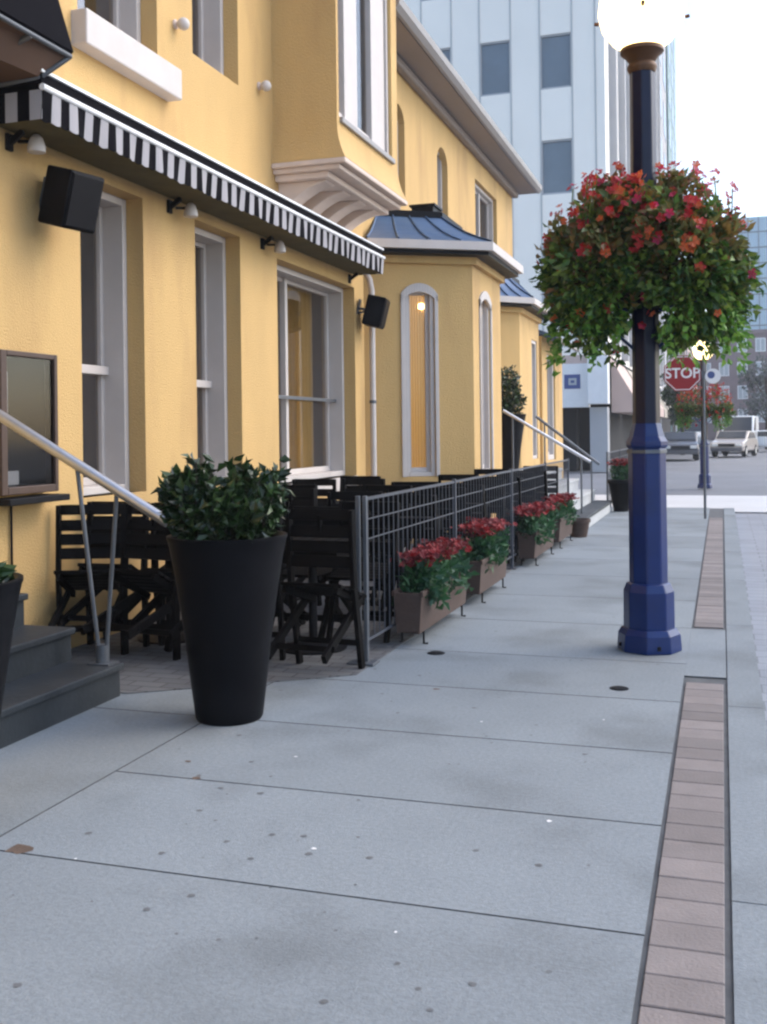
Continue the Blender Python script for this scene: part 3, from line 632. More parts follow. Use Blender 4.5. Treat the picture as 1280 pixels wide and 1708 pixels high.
# ================================================================== PATIO FURNITURE
def make_chair(label, group):
    """folding slatted chair; the sitter faces +y; base at the middle of its footprint"""
    t = thing('folding_chair', label, 'chair', (0, 0, 0), group=group); w = .22; m = M['blackwood']
    q = MB()
    for k in range(6): y = -.19+.072*k; q.box(-w+.012, w-.012, y, y+.063, .445, .467)
    q.box(-w+.03, -w+.06, -.19, .25, .40, .444); q.box(w-.06, w-.03, -.19, .25, .40, .444); q.build('seat', m, t, bevel=.004)
    def back(z): return .24-.50*(z/.92)
    for s in (-1, 1):
        q = MB(); q.bar((s*w, back(0)+.0, 0), (s*w, back(.47), .47), .030, .055, (0, 1, 0)); q.bar((s*w, back(.47), .47), (s*w, back(.47)-.17, .93), .030, .055, (0, 1, 0)); q.build('leg', m, t, bevel=.004)
        q = MB(); q.bar((s*(w-.032), -.27, 0), (s*(w-.032), .20, .45), .030, .055, (0, 1, 0)); q.build('leg', m, t, bevel=.004)
    q = MB(); yb = lambda z: back(.47)-.17*(z-.47)/.46
    for z, h in ((.90, .07), (.80, .075), (.71, .075), (.62, .075)): q.bar((-w, yb(z), z), (w, yb(z), z), .022, h, (0, 0, 1))
    q.bar((0, yb(.80), .80), (0, yb(.90), .90), .02, .04, (0, 1, 0)); q.build('backrest', m, t, bevel=.004)
    for y, z in ((-.20, .07), (.155, .15)):
        q = MB(); q.bar((-w, y, z), (w, y, z), .02, .035); q.build('stretcher', m, t)
    return t
def make_table(label, group):
    t = thing('patio_table', label, 'table', (0, 0, 0), group=group)
    q = MB()
    for k in range(7): x = -.34+.0975*k; q.box(x, x+.09, -.34, .34, .725, .75)
    q.build('table_top', M['blackwood'], t, bevel=.004)
    q = MB(); q.box(-.31, .31, -.31, -.285, .63, .724); q.box(-.31, .31, .285, .31, .63, .724); q.box(-.31, -.285, -.284, .284, .63, .724); q.box(.285, .31, -.284, .284, .63, .724); q.build('apron_frame', M['blackwood'], t)
    MB().lathe([(.03, .05), (.03, .69), (.09, .695)], n=14).build('pedestal', M['darkmetal'], t, 40)
    MB().lathe([(.23, 0), (.235, .02), (.12, .045), (.03, .06)], n=28).build('base_plate', M['darkmetal'], t, 40)
    return t
CG, TG = 'black folding chairs on the patio', 'dark slatted tables on the patio'
ordn = ['first', 'second', 'third', 'fourth', 'fifth', 'sixth']
chair0 = make_chair('', CG); table0 = make_table('', TG); firstc = [1]; firstt = [1]
def chair(x, y, rz, label, tip=0.0):
    rx = R(-tip)
    mtx = Matrix.Translation((x, y, 0)) @ Matrix.Rotation(rz, 4, 'Z')
    if tip: mtx = mtx @ Matrix.Translation((0, .24, 0)) @ Matrix.Rotation(rx, 4, 'X') @ Matrix.Translation((0, -.24, .004))
    loc, rot = mtx.to_translation(), mtx.to_euler()
    if firstc[0]: firstc[0] = 0; chair0.location = loc; chair0.rotation_euler = rot; chair0['label'] = label; return chair0
    return dup(chair0, loc, rot, label)
def table(x, y, rz, label):
    if firstt[0]: firstt[0] = 0; table0.location = (x, y, 0); table0.rotation_euler = (0, 0, rz); table0['label'] = label; return
    dup(table0, (x, y, 0), rz, label)
rf_ = random.Random(4)
for i, y in enumerate((6.78, 8.75, 10.45, 12.15, 13.85)):
    x = -2.72+.03*i; n = ordn[i]
    table(x, y, rf_.uniform(-.06, .06), f'dark slatted table, {n} one behind the grey fence counted from the tall pot')
    chair(x+.24+(.05 if i == 0 else 0), y-.50-(.22 if i == 0 else 0), rf_.uniform(-.1, .1), f'black chair next to the fence, pot side of the {n} fence table', 17 if i == 0 else 8)
    chair(x-.25, y-.46-(.20 if i == 0 else 0), .12, f'black chair away from the fence, pot side of the {n} fence table', 22 if i == 0 else 12)
    chair(x+.22, y+.55, math.pi+rf_.uniform(-.12, .12), f'black chair next to the fence, far side of the {n} fence table', rf_.choice([8, 14]))
    if i < 3: chair(x-.26, y+.56, math.pi+rf_.uniform(-.12, .12), f'black chair away from the fence, far side of the {n} fence table', rf_.choice([0, 14]))
for i, y in enumerate((6.85, 8.75, 10.6)):
    x = -3.88+.03*i; n = ordn[i]
    table(x, y, rf_.uniform(-.06, .06), f'dark slatted table, {n} one along the yellow wall from the steps')
    chair(x-.22, y-.56, .06, f'black chair by the wall, tipped against the steps side of the {n} wall table', 26 if i == 0 else 18)
    chair(x+.27, y-.50, -.10, f'black chair away from the wall, tipped against the steps side of the {n} wall table', 20)
    chair(x-.05, y+.58, math.pi, f'black slatted chair on the far side of the {n} table along the wall', 14)
chair(-3.72, 6.0, -.15, 'black slatted chair tipped forward just behind the splayed bars of the handrail', 28)
chair(-3.36, 6.55, 1.2, 'black slatted chair turned sideways behind the splayed bars of the steel handrail', 10)
chair(-3.30, 7.35, 1.75, 'black slatted chair turned sideways behind the pot between both table rows', 6)
chair(-4.05, 6.02, .35, 'black slatted chair closest to the slate steps, tipped beside the yellow wall', 24)

# ================================================================== FENCE AND FLOWER BOXES
def fence(name, label, ya, yb, posts, xa=-2.23, xb=-2.14, thick=True):
    t = thing(name, label, 'fence', (xa, ya, 0), local=False, group='grey wire grid fences'); X = lambda y: xa+(xb-xa)*(y-6.4)/9.0
    for k, p in enumerate(posts):
        q = MB()
        if k == 0 and thick: q.box(X(p)-.038, X(p)-.010, p-.015, p+.015, .006, 1.09); q.box(X(p)+.010, X(p)+.038, p-.015, p+.015, .006, 1.09); q.box(X(p)-.09, X(p)+.09, p-.07, p+.07, .006, .02)
        else: q.box(X(p)-.016, X(p)+.016, p-.016, p+.016, .006, 1.09); q.box(X(p)-.05, X(p)+.05, p-.05, p+.05, .006, .014)
        q.build('post', M['galv'] if k == 0 else M['fence'], t, bevel=.004)
    for z, r in ((1.065, .010), (.93, .0042), (.80, .0042), (.14, .008)):
        q = MB(); q.bar((X(ya+.03), ya+.03, z), (X(yb), yb, z), r*1.4, r*2); q.build('rail', M['fence'], t)
    q = MB(); y = ya+.12
    while y < yb-.03: q.bar((X(y), y, .14), (X(y), y, 1.065), .0065, .0065, (0, 1, 0)); y += .11
    q.build('wire_grille', M['fence'], t)
fence('patio_fence', 'grey wire grid fence along the patio behind the flower boxes', 6.42, 15.35, (6.42, 8.8, 11.23, 13.4, 15.33))
fence('patio_fence', 'grey wire grid fence continuing beyond the far steps', 19.75, 24.6, (19.75, 22.2, 24.55), -2.08, -2.05, False)

def flower_box(x, y, L, label, seed, fh=.30, n=420, pot_=False):
    random.seed(seed); t = thing('flower_box', label, 'flower box', (x, y, 0), group='brown flower boxes in front of the fence'); w = .095
    q = MB(); b, h = .09, .38
    if pot_: q.lathe([(.11, 0), (.15, .2), (.165, .22), (.165, .26), (.14, .26)], n=20)
    else:
        for sx in (-1, 1): q.prism([(sx*(w-.012), 0, b), (sx*(w+.010), 0, h), (sx*(w-.010), 0, h), (sx*(w-.032), 0, b)][::sx], (0, L, 0))
        q.box(-w+.01, w-.01, .001, .02, b+.01, h-.006); q.box(-w+.01, w-.01, L-.02, L-.001, b+.01, h-.006); q.box(-w+.014, w-.014, .02, L-.02, b, b+.02)
        q.box(w-.004, w+.02, -.006, L+.006, h-.03, h+.006); q.box(-w-.02, -w+.004, -.006, L+.006, h-.03, h+.006)
    q.build('box_body', M['terra'], t, bevel=.004)
    MB().box(-w+.03, w-.03, .03, L-.03, h-.06, h-.03).build('soil', M['soil'], t) if not pot_ else None
    if not pot_:
        for yy in (.12, L-.12):
            q = MB(); q.tube([(-.08, yy, b), (-.08, yy, .006), (-.10, yy, .006)], .008, 6); q.tube([(.08, yy, b), (.08, yy, .006), (.11, yy, .006)], .008, 6); q.bar((-.08, yy, b-.006), (.08, yy, b-.006), .014, .01); q.build('stand_leg', M['darkmetal'], t)
    return t
def flower_bed(x, y, z, L, label, seed, top=.32, w=.15, n=900, nf=260):
    random.seed(seed); t = thing('red_flowers', label, 'flowers', (x, y, z), group='dark red flowers in the boxes'); lf = MB(); fl = MB()
    cl = [(random.uniform(-w*.5, w*.5), random.uniform(.05, L-.05)) for _ in range(int(9*L)+4)]
    for i in range(int(n*L)):
        cx, cy = random.choice(cl); hz = random.random()**1.1-.02
        p = Vector((cx+random.gauss(0, .05)+.03*hz, cy+random.gauss(0, .05), (top*.75)*abs(hz)))
        p.x = max(-.17, min(.19, p.x))
        if p.x > .10: p.z -= random.uniform(0, .12)
        leaf(lf, p, rdir()+Vector((0.25, -.1, .7)), random.uniform(.06, .11), random.uniform(.03, .055))
    for i in range(int(nf*L)):
        cx, cy = random.choice(cl); p = Vector((cx+random.gauss(0, .065), cy+random.gauss(0, .06), top*(.78+random.uniform(0, .32))-.4*cx*cx))
        blossom(fl, p, Vector((random.gauss(0.2, .6), random.gauss(-.2, .6), 1)), random.uniform(.022, .038), 6)
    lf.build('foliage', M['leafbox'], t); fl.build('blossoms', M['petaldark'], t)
boxes = [(-2.105, 7.02, 1.38, 'brown wooden flower box on short legs, nearest to the tall pot', 'dark red flowers in the box nearest to the tall pot', .33),
         (-2.09, 8.85, 1.15, 'brown wooden flower box in front of the first long fence panel, second from the pot', 'dark red flowers in the second box from the pot', .36),
         (-2.06, 11.45, 1.35, 'brown wooden flower box just beyond the dark fence post, third from the pot', 'dark red flowers in the box just beyond the dark fence post', .34),
         (-2.05, 13.2, 1.2, 'brown wooden flower box next to the small terracotta pot, last before the far steps', 'dark red flowers in the last box before the far steps', .34)]
for i, (x, y, L, lb, lf_, tp) in enumerate(boxes):
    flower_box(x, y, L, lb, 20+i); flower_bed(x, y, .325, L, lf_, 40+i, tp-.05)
t = thing('terracotta_pot', 'small empty looking terracotta pot at the foot of the far steps', 'plant pot', (-1.93, 14.85, 0))
MB().lathe([(.11, 0), (.15, .2), (.165, .205), (.165, .25), (.145, .25), (.14, .2)], n=24).build('pot_body', M['terra'], t, 40); MB().lathe([(.139, .19), (.001, .2)], n=20, cap=False).build('soil', M['soil'], t)
t = thing('dark_pot', 'dark tapered pot standing on the sidewalk behind the blue lamp post', 'plant pot', (-1.78, 19.6, 0)); MB().lathe([(.13, 0), (.22, .50), (.24, .52), (.24, .58), (.2, .58)], n=24).build('pot_body', M['pot'], t, 40); MB().lathe([(.2, .54), (.001, .56)], n=20, cap=False).build('soil', M['soil'], t)
flower_bed(-1.78, 19.45, .56, .32, 'dark red flowers in the dark pot behind the blue lamp post', 60, .36, .3, 1500, 500)

# ---- far steps with landing and two rails
st = thing('entrance_steps', 'pale concrete steps with slate treads beyond the flower boxes', 'steps', (-2.6, 17.5, 0), local=False)
for k, x in enumerate((-1.93, -2.23, -2.53, -2.83)):
    xe = -4.38 if k == 3 else (-2.26, -2.56, -2.86)[k]
    y0 = 15.5 if k < 3 else 15.5
    bx = [(xe, x, 15.5+.003*k, 19.6-.003*k)] if k < 3 else [(-3.18, x, 15.52, 19.58), (-4.38, -3.18, 16.62, 19.4)]
    a = MB(); c2 = MB()
    for q0, q1, w0, w1 in bx: a.box(q0, q1-(.02 if q1 == x else 0), w0, w1, .007, .2*(k+1)-.045); c2.box(q0, q1, w0, w1, .2*(k+1)-.045, .2*(k+1))
    a.build('riser', M['concrete_pale'], st); c2.build('tread', M['slate'] if k == 0 else M['concrete_pale'], st, bevel=.006)
for Y, xb_, zb_, xt_, zt_, lb in ((16.45, -1.95, 1.0, -3.31, 1.82, 'steel handrail in front of the far landing, the one nearer the fence'), (18.9, -2.08, .88, -3.2, 1.75, 'dull grey handrail on the far side of the pale steps')):
    h = thing('handrail', lb, 'handrail', (xb_, Y, 0), local=False, group='handrails of the far steps')
    MB().tube([(xt_, Y, zt_), (xb_, Y, zb_)], .026, 10).build('rail', M['steel'] if Y < 17 else M['galv'], h, 60)
    for x in (xb_+.06-.2, xt_+.15):
        zr = zb_+(xb_-x)/(xb_-xt_)*(zt_-zb_); zf = .2 if x > -2.23 else (.4 if x > -2.53 else (.6 if x > -2.83 else .8)); MB().tube([(x, Y, zf), (x, Y, zr)], .016, 8).build('post', M['galv'], h, 60)
# lantern by the far door
t = thing('wall_lantern', 'lit wall lantern glowing by the door behind the blue roofed bay', 'wall lantern', (-4.498, 17.15, 2.55))
MB().box(0, .03, -.05, .05, -.1, .12).build('wall_plate', M['darkmetal'], t); q = MB(); q.bar((.03, 0, .08), (.2, 0, .14), .02); q.lathe([(.02, .17), (.09, .12), (.10, .10)], (.2, 0, 0), 12); q.build('arm', M['darkmetal'], t)
MB().lathe([(.085, .10), (.09, .0), (.06, -.10), (.001, -.12)], (.2, 0, 0), 14).build('lamp_glass', M['bulb'], t, 50)

# ================================================================== STREET LAMPS, BASKETS, SIGNS
def street_lamp(label, loc):
    t = thing('street_lamp', label, 'street lamp', loc, group='blue street lamps with flower baskets'); m = M['lampblue']; o8 = 0.0
    q = MB(); q.lathe([(.215, 0), (.215, .03), (.208, .115), (.185, .15), (.180, .155)], n=8, rot=o8); q.build('base_plinth', m, t, bevel=.008)
    q = MB(); q.lathe([(.172, .15), (.170, .40), (.150, .45), (.135, .46)], n=8, rot=o8); q.build('base_block', m, t, bevel=.008)
    q = MB(); q.lathe([(.130, .45), (.127, 1.37)], n=8, rot=o8); q.build('lower_shaft', m, t, bevel=.01)
    q = MB()
    for k in range(4): a = R(22.5+90*k); q.lathe([(.013, .03), (.013, .052), (.006, .055)], (.2*math.cos(a), .2*math.sin(a), 0), 8)
    q.build('anchor_bolt', M['darkmetal'], t)
    q = MB(); q.lathe([(.127, 1.368), (.140, 1.385), (.140, 1.415), (.118, 1.45), (.098, 1.53), (.094, 1.54)], n=8, rot=o8); q.build('shaft_collar', m, t, bevel=.005)
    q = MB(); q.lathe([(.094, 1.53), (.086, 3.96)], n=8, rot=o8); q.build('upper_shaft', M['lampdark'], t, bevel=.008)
    q = MB(); q.lathe([(.086, 3.92), (.10, 3.95), (.10, 3.97), (.085, 3.99), (.11, 4.03), (.145, 4.06), (.145, 4.085)], n=24); q.build('lamp_collar', M['glowtint'], t, 40)
    gp = [(.12, 4.085), (.20, 4.14), (.265, 4.23), (.29, 4.34), (.275, 4.46), (.22, 4.58), (.13, 4.67), (.04, 4.71), (.001, 4.715)]
    q = MB(); q.lathe(gp, n=32, cap=False); q.build('globe', M['lampglass'], t, 60)
    q = MB()
    for k in range(4): a = 2*math.pi*k/4+.1; q.tube([(.285*math.cos(a), .285*math.sin(a), 4.28), (.315*math.cos(a), .315*math.sin(a), 4.285)], .013, 8)
    q.build('globe_stud', M['glowtint'], t, 60)
    q = MB(); q.lathe([(.06, 4.69), (.07, 4.72), (.03, 4.77), (.015, 4.83), (.001, 4.84)], n=14); q.build('finial', m, t, 40)
    for s in (-1, 1):
        q = MB(); q.tube([(s*.08, 0, 2.30), (s*.20, 0, 2.35), (s*.34, 0, 2.35)], .016, 8); q.tube([(s*.08, 0, 2.05), (s*.2, 0, 2.16), (s*.31, 0, 2.345)], .012, 8); q.build('basket_arm', m, t, 60)
    q = MB(); q.lathe([(.131, 1.335), (.133, 1.337), (.133, 1.358), (.131, 1.36)], n=8, rot=o8, cap=False); q.build('strap', M['galv'], t)
    return t
lamp0 = street_lamp('tall navy blue octagonal street lamp with lit globe standing on the near sidewalk', (-.49, 7.35, 0))
lamp1 = dup(lamp0, (-.46, 29.3, -.1), .0, 'small distant blue street lamp with lit globe behind the stop sign')
lamp1.scale = (.9, .9, .84)

def basket(loc, label, seed, nclump=250, per=24, sc=1.0, side=1):
    random.seed(seed); t = thing('hanging_basket', label, 'hanging basket', loc, group='hanging baskets of red flowers'); t.scale = (sc, sc, sc)
    prof = [(.001, -.17), (.14, -.14), (.21, -.06), (.245, .05), (.25, .06), (.235, .06), (.22, .03)]
    MB().lathe(prof, n=24, cap=False).build('basket_bowl', M['soil'], t, 50)
    lf = MB(); lb = MB(); fl = MB(); stm = MB(); tl = MB()
    for i in range(nclump):
        d = rdir(); zc = d.z
        rr = random.uniform(.55, 1.06); tp = 1-.45*max(0, d.z)**1.5; c = Vector((d.x*.375*rr*tp-side*.10*max(0, d.z), d.y*.46*rr*tp, .12+d.z*.52*rr))
        if d.z < -.25: c.x *= 1.05; c.z -= random.uniform(0, .14)
        if (c.x*side) < -.12 and c.z < -.12: continue           # keep the post free low down
        col = lf if (zc < .02 or random.random() < .12) else lb
        R0 = random.uniform(.07, .12)
        for k in range(per):
            p = c+rdir()*R0*random.random()**.5; out = Vector((d.x, d.y, d.z*.5-.35 if d.z < 0 else .15))
            leaf(col, p, out+rdir()*.8, random.uniform(.05, .095), random.uniform(.03, .055))
    for i in range(22):                                                      # trailing strands
        a = random.uniform(0, 6.28); p = Vector((.27*math.cos(a), .34*math.sin(a), -.12)); L = random.uniform(.22, .50)
        if p.x*side < -.10: continue
        for k in range(24):
            q = p+Vector((math.cos(a)*.10*(k/24), math.sin(a)*.10*(k/24), -L*k/24))+rdir()*.035
            leaf(tl, q, Vector((math.cos(a)*.6, math.sin(a)*.6, -.7))+rdir()*.7, random.uniform(.045, .075), random.uniform(.03, .045))
    for i in range(175):                                                     # blossoms, most of them on top
        d = rdir()
        if d.z < .1 and random.random() < .72: continue
        rr = random.uniform(.95, 1.2); tp = 1-.45*max(0, d.z)**1.5; c = Vector((d.x*.375*rr*tp-side*.10*max(0, d.z), d.y*.46*rr*tp, .14+d.z*.54*rr))
        for k in range(random.choice([1, 2, 2, 3])):
            blossom(fl, c+rdir()*.035, d+rdir()*.6+Vector((0, -.3, 0)), random.uniform(.024, .042), 5)
    for i in range(110):                                                     # leaves that hide the bowl
        a = random.uniform(0, 6.28); c = Vector((.30*math.cos(a), .30*math.sin(a), random.uniform(-.14, .14)))
        for k in range(14): leaf(lf if random.random() < .65 else lb, c+rdir()*.09, Vector((math.cos(a), math.sin(a), -.3))+rdir()*.8, random.uniform(.05, .09), random.uniform(.03, .052))
    for i in range(30):                                                      # long flower stems that stand out
        d = rdir(); d.z = abs(d.z)*.9+.15; d.normalize(); b0 = Vector((d.x*.36, d.y*.36, .30)); e = Vector((d.x*.44-side*.08, d.y*.55, .22+d.z*.56))*random.uniform(.9, 1.08)
        stm.tube([b0, b0.lerp(e, .6)+Vector((0, 0, .03)), e], .004, 4)
        for k in range(3): blossom(fl, e+rdir()*.028, d+rdir()*.7, random.uniform(.02, .034), 5)
        for k in range(4): leaf(lb, b0.lerp(e, random.uniform(.3, .9)), rdir(), .04, .022)
    stm.build('flower_stem', M['leafmix'], t); tl.build('trailing_foliage', M['leaftrail'], t); lf.build('foliage', M['leafmix'], t); lb.build('bronze_foliage', M['leafbronze'], t); fl.build('blossoms', M['petal'], t)
    return t
basket((-.755, 7.33, 2.52), 'lush hanging basket on the building side of the near lamp post, red and orange flowers', 11, side=-1)
basket((-.225, 7.33, 2.52), 'lush hanging basket on the road side of the near lamp post, red flowers', 12, side=1)
for dx, lb, sd_ in ((-.36, 'small distant hanging basket on the building side of the far lamp post', 13), (.36, 'small distant hanging basket with pink flowers on the road side of the far lamp post', 14)):
    basket((-.46+dx, 29.25, 1.98), lb, sd_, 60, 12, .95, 1 if dx > 0 else -1)

S = thing('stop_sign', 'red octagonal STOP sign on a thin grey pole in front of the far lamp', 'stop sign', (-.285, 18.2, 0))
MB().tube([(0, 0, 0), (0, 0, 2.72)], .024, 10).build('pole', M['galv'], S, 60)
def octo(r, y): return [(r*math.cos(R(22.5+45*k)), y, r*math.sin(R(22.5+45*k))) for k in range(8)]
cx, cz = -.335, 2.42
q = MB(); q.prism([(x+cx, y, z+cz) for x, y, z in octo(.318, -.05)], (0, .006, 0)); sb = q.build('sign_plate', M['red'], S)
q = MB(); a, b = octo(.302, -.0515), octo(.288, -.0515)
for k in range(8): j = (k+1) % 8; q.prism([(p[0]+cx, p[1], p[2]+cz) for p in (b[k], b[j], a[j], a[k])], (0, .0014, 0))
text_mesh(q, 'STOP', .235, Matrix.Translation((cx, -.0515, cz-.005)) @ Matrix.Rotation(R(90), 4, 'X'), .001); q.build('lettering', M['white'], sb)
MB().box(-.10, .03, -.043, -.02, cz-.03, cz+.03).build('bracket', M['galv'], S)
q = MB(); q.box(-.03, .06, -.043, -.024, 2.33, 2.40); q.build('bracket', M['galv'], S)
q = MB(); c0 = (.15, -.04, 2.36); k = 24; q.prism([(c0[0]+.125*math.cos(2*math.pi*i/k), -.045, c0[2]+.125*math.sin(2*math.pi*i/k)) for i in range(k)], (0, .005, 0)); rs = q.build('round_sign', M['white'], S)
q = MB(); q.prism([(c0[0]+-.03+.06*math.cos(2*math.pi*i/k), -.047, c0[2]+.02+.06*math.sin(2*math.pi*i/k)) for i in range(k)], (0, .0015, 0)); q.build('round_sign_disc', M['signblue'], rs)

# ================================================================== THE FAR STREET
M['wallwhite'] = mat('white_panel_wall', (.90, .85, .77), .7, .05, .25, .03, 8)
M['jointgrey'] = mat('grey_joint_strip', (.50, .50, .49), .7, .05, 1)
M['wallgrey'] = mat('grey_stone_wall', (.40, .40, .41), .8, .1, .5)
M['pink'] = mat('pinkish_render', (.55, .42, .37), .85, .1, .6)
M['beige'] = mat('beige_render', (.50, .44, .36), .85, .1, .6)
M['brick'] = mat('dusky_brick', (.20, .145, .15), .85, .15, 1, island=.1)
M['teal'] = mat('greenish_panel', (.20, .30, .30), .6, .1, .5)
M['tower'] = mat('pale_blue_curtain_wall', (.33, .47, .55), .25, .08, .1, spec=.6)
M['winpane'] = mat('dull_window_pane', (.13, .16, .19), .2, .15, .8, spec=.6)
M['winpale'] = mat('pale_reflecting_pane', (.42, .46, .48), .3, .15, .3)
M['dark'] = mat('dark_opening', (.02, .018, .018), .9, .3, 2)
W_ = thing('white_office_building', 'tall white panelled office building with small square windows behind the yellow building', 'building', (-15, 55, 0), local=False)
PW = Plane((-4.03, 40, 0), (-1, 0, 0), (0, -1, 0))        # u metres towards the building's far end
cols = [(1.21+2.34*k, 2.43+2.34*k) for k in range(6)]; rows = [(6.45+4.02*k, 8.52+4.02*k) for k in range(8)]
mb = MB(); facade(mb, PW, 0, 30, 4.3, 48, [(a, b, c, d) for a, b in cols for c, d in rows], .25)
mb.poly([(-4.03, 40, 4.3), (-4.03, 40, 48), (-4.03, 76, 48), (-4.03, 76, 4.3)]); mb.poly([(-34, 40, 48), (-4.03, 40, 48), (-4.03, 76, 48), (-34, 76, 48)])
mb.poly([(-34.03, 40, 0), (-34.03, 76, 0), (-34.03, 76, 48), (-34.03, 40, 48)])
mb.build('wall', M['wallwhite'], W_)
# raised panel strips and storey joints
mb = MB()
for u in sorted({x for ab in cols for x in ab} | {.35}): PW.box(mb, u-.03, u+.03, 4.3, 48, -.03, -.002)
mb.build('panel_joint_strip', M['jointgrey'], W_)
for i, (a, b) in enumerate(cols[:5]):
    for c, d in rows[:4]:
        mb = MB(); PW.box(mb, a+.01, a+.07, c+.01, d-.01, .03, .12); PW.box(mb, b-.07, b-.01, c+.01, d-.01, .03, .12); PW.box(mb, a+.07, b-.07, c+.01, c+.07, .03, .12); PW.box(mb, a+.07, b-.07, d-.07, d-.01, .03, .12)
        wo = mb.build('window', M['wallgrey'], W_)
        mb = MB(); PW.box(mb, a+.07, b-.07, c+.07, d-.07, .09, .11); mb.build('pane', M['winpane'], wo)
mb = MB()
for k in range(9): y = 41.5+4*k; mb.box(-4.03, -3.75, y, y+.5, 4.4, 48)
mb.build('side_rib', M['wallgrey'], W_)
# its ground floor: dark opening, white fascia with a blue emblem, pillar, box sign, pinkish awnings
mb = MB(); mb.box(-34, -5.4, 41.2, 76, -.1, 4.3); mb.box(-5.4, -4.25, 42, 76, -.1, 4.3); mb.build('ground_floor', M['dark'], W_)
mb = MB(); mb.box(-12, -4.75, 39.86, 40.3, 2.35, 4.0); fa = mb.build('shop_fascia', M['white'], W_)
mb = MB(); PS = Plane((-5.36, 39.855, 3.32), (1, 0, 0), (0, -1, 0)); PS.box(mb, -.30, .30, -.27, .27, -.02, .003); em = mb.build('emblem', M['signblue'], fa, bevel=.05)
mb = MB(); PS.box(mb, -.14, .16, -.13, -.05, -.026, -.021); PS.box(mb, -.14, .16, .05, .13, -.026, -.021); PS.box(mb, .08, .16, -.05, .05, -.026, -.021); PS.box(mb, -.14, -.06, -.05, .05, -.026, -.021); mb.build('emblem_mark_logo', M['winpale'], fa)
mb = MB(); mb.box(-12, -3.95, 39.9, 40.4, 4.01, 4.32); mb.build('cornice', M['pink'], W_)
mb = MB(); mb.box(-4.72, -4.06, 39.8, 40.5, -.1, 2.34); mb.build('pillar', M['wallgrey'], W_, bevel=.02)
mb = MB(); mb.box(-4.74, -4.0, 39.4, 40.1, 2.45, 4.25); mb.build('box_sign', M['white'], W_, bevel=.02)
for k in range(4):
    mb = MB(); y = 41+7*k; mb.prism([(-4.03, y, 4.2), (-3.1, y, 2.6), (-3.1, y, 2.15), (-4.03, y, 2.15)], (0, 6, 0)); mb.build('shop_awning', M['pink'] if k % 2 == 0 else M['beige'], W_)
# more of the street on that side
def block(name, label, x0, x1, y0, y1, h, m, wm, fl, wn, side=True):
    t = thing(name, label, 'building', ((x0+x1)/2, y0, -.1), local=False)
    MB().box(x0, x1, y0, y1, -.1, h).build('wall', M[m], t)
    MB().box(x0-.2, x1+.2, y0-.2, y1+.2, h, h+.5).build('cornice', M[m], t)
    dz = (h-1.5)/fl; dx = (x1-x0)/wn
    for i in range(wn):
        for k in range(fl):
            q = MB(); a = x0+dx*(i+.22); b = x0+dx*(i+.78); c = 1.5+dz*(k+.22); d = 1.5+dz*(k+.80)
            q.box(a, b, y0-.04, y0+.01, c, d); wo = q.build('window', M['white'], t)
            q = MB(); q.box(a+.12, (a+b)/2-.05, y0-.06, y0-.035, c+.12, d-.12); q.box((a+b)/2+.05, b-.12, y0-.06, y0-.035, c+.12, d-.12); q.build('pane', M[wm], wo)
    return t
def street_side(name, label, x, y0, y1, h, m, fl, n):
    """a building whose front looks across the street (+x)"""
    t = thing(name, label, 'building', (x-6, y0, -.1), local=False)
    MB().box(x-12, x, y0, y1, -.1, h).build('wall', M[m], t); MB().box(x-12.1, x+.15, y0-.1, y1+.1, h, h+.4).build('cornice', M['beige'], t)
    q = MB(); q.box(x-.01, x+.05, y0+.5, y1-.5, .2, 2.9); q.build('shop_window', M['dark'], t); q = MB(); q.box(x-.01, x+.6, y0+.3, y1-.3, 3.0, 3.6); q.build('shop_fascia', M['beige'], t)
    dy = (y1-y0)/n; dz = (h-4)/fl
    for i in range(n):
        for k in range(fl):
            q = MB(); q.box(x-.01, x+.03, y0+dy*(i+.25), y0+dy*(i+.75), 4+dz*(k+.2), 4+dz*(k+.8)); q.build('window', M['winpane'], t)
    return t
street_side('dark_tower', 'dark grey narrow tower next to the white office building', -4.1, 77, 90, 52, 'wallgrey', 12, 2)
street_side('greenish_building', 'greenish grey building edge farther along behind the lamp post', -4.0, 91, 108, 46, 'teal', 12, 3)
street_side('pink_building', 'low pinkish shop building far along the street behind the stop sign', -3.4, 109, 150, 10.5, 'pink', 2, 6)
block('brick_building', 'dusky brick apartment block with rows of pale windows closing the far street', -3.2, 18, 150, 175, 14.2, 'brick', 'winpale', 4, 9)
T_ = thing('glass_tower', 'pale blue glass tower rising behind the brick block', 'building', (12, 215, 0), local=False)
MB().box(.7, 3.2, 216, 240, 0, 36.5).build('lower_wing', M['tower'], T_); MB().box(3.2, 30, 214, 240, 0, 42).build('tower_body', M['tower'], T_)
q = MB()
for k in range(14): x = 3.2+1.9*k; q.box(x, x+.16, 213.85, 214, 14, 42)
for k in range(3): x = .7+.9*k; q.box(x, x+.12, 215.85, 216, 14, 36.5)
for k in range(9): z = 15+3*k; q.box(3.2, 30, 213.9, 213.99, z, z+.25)
q.build('mullion_grating', M['winpane'], T_)

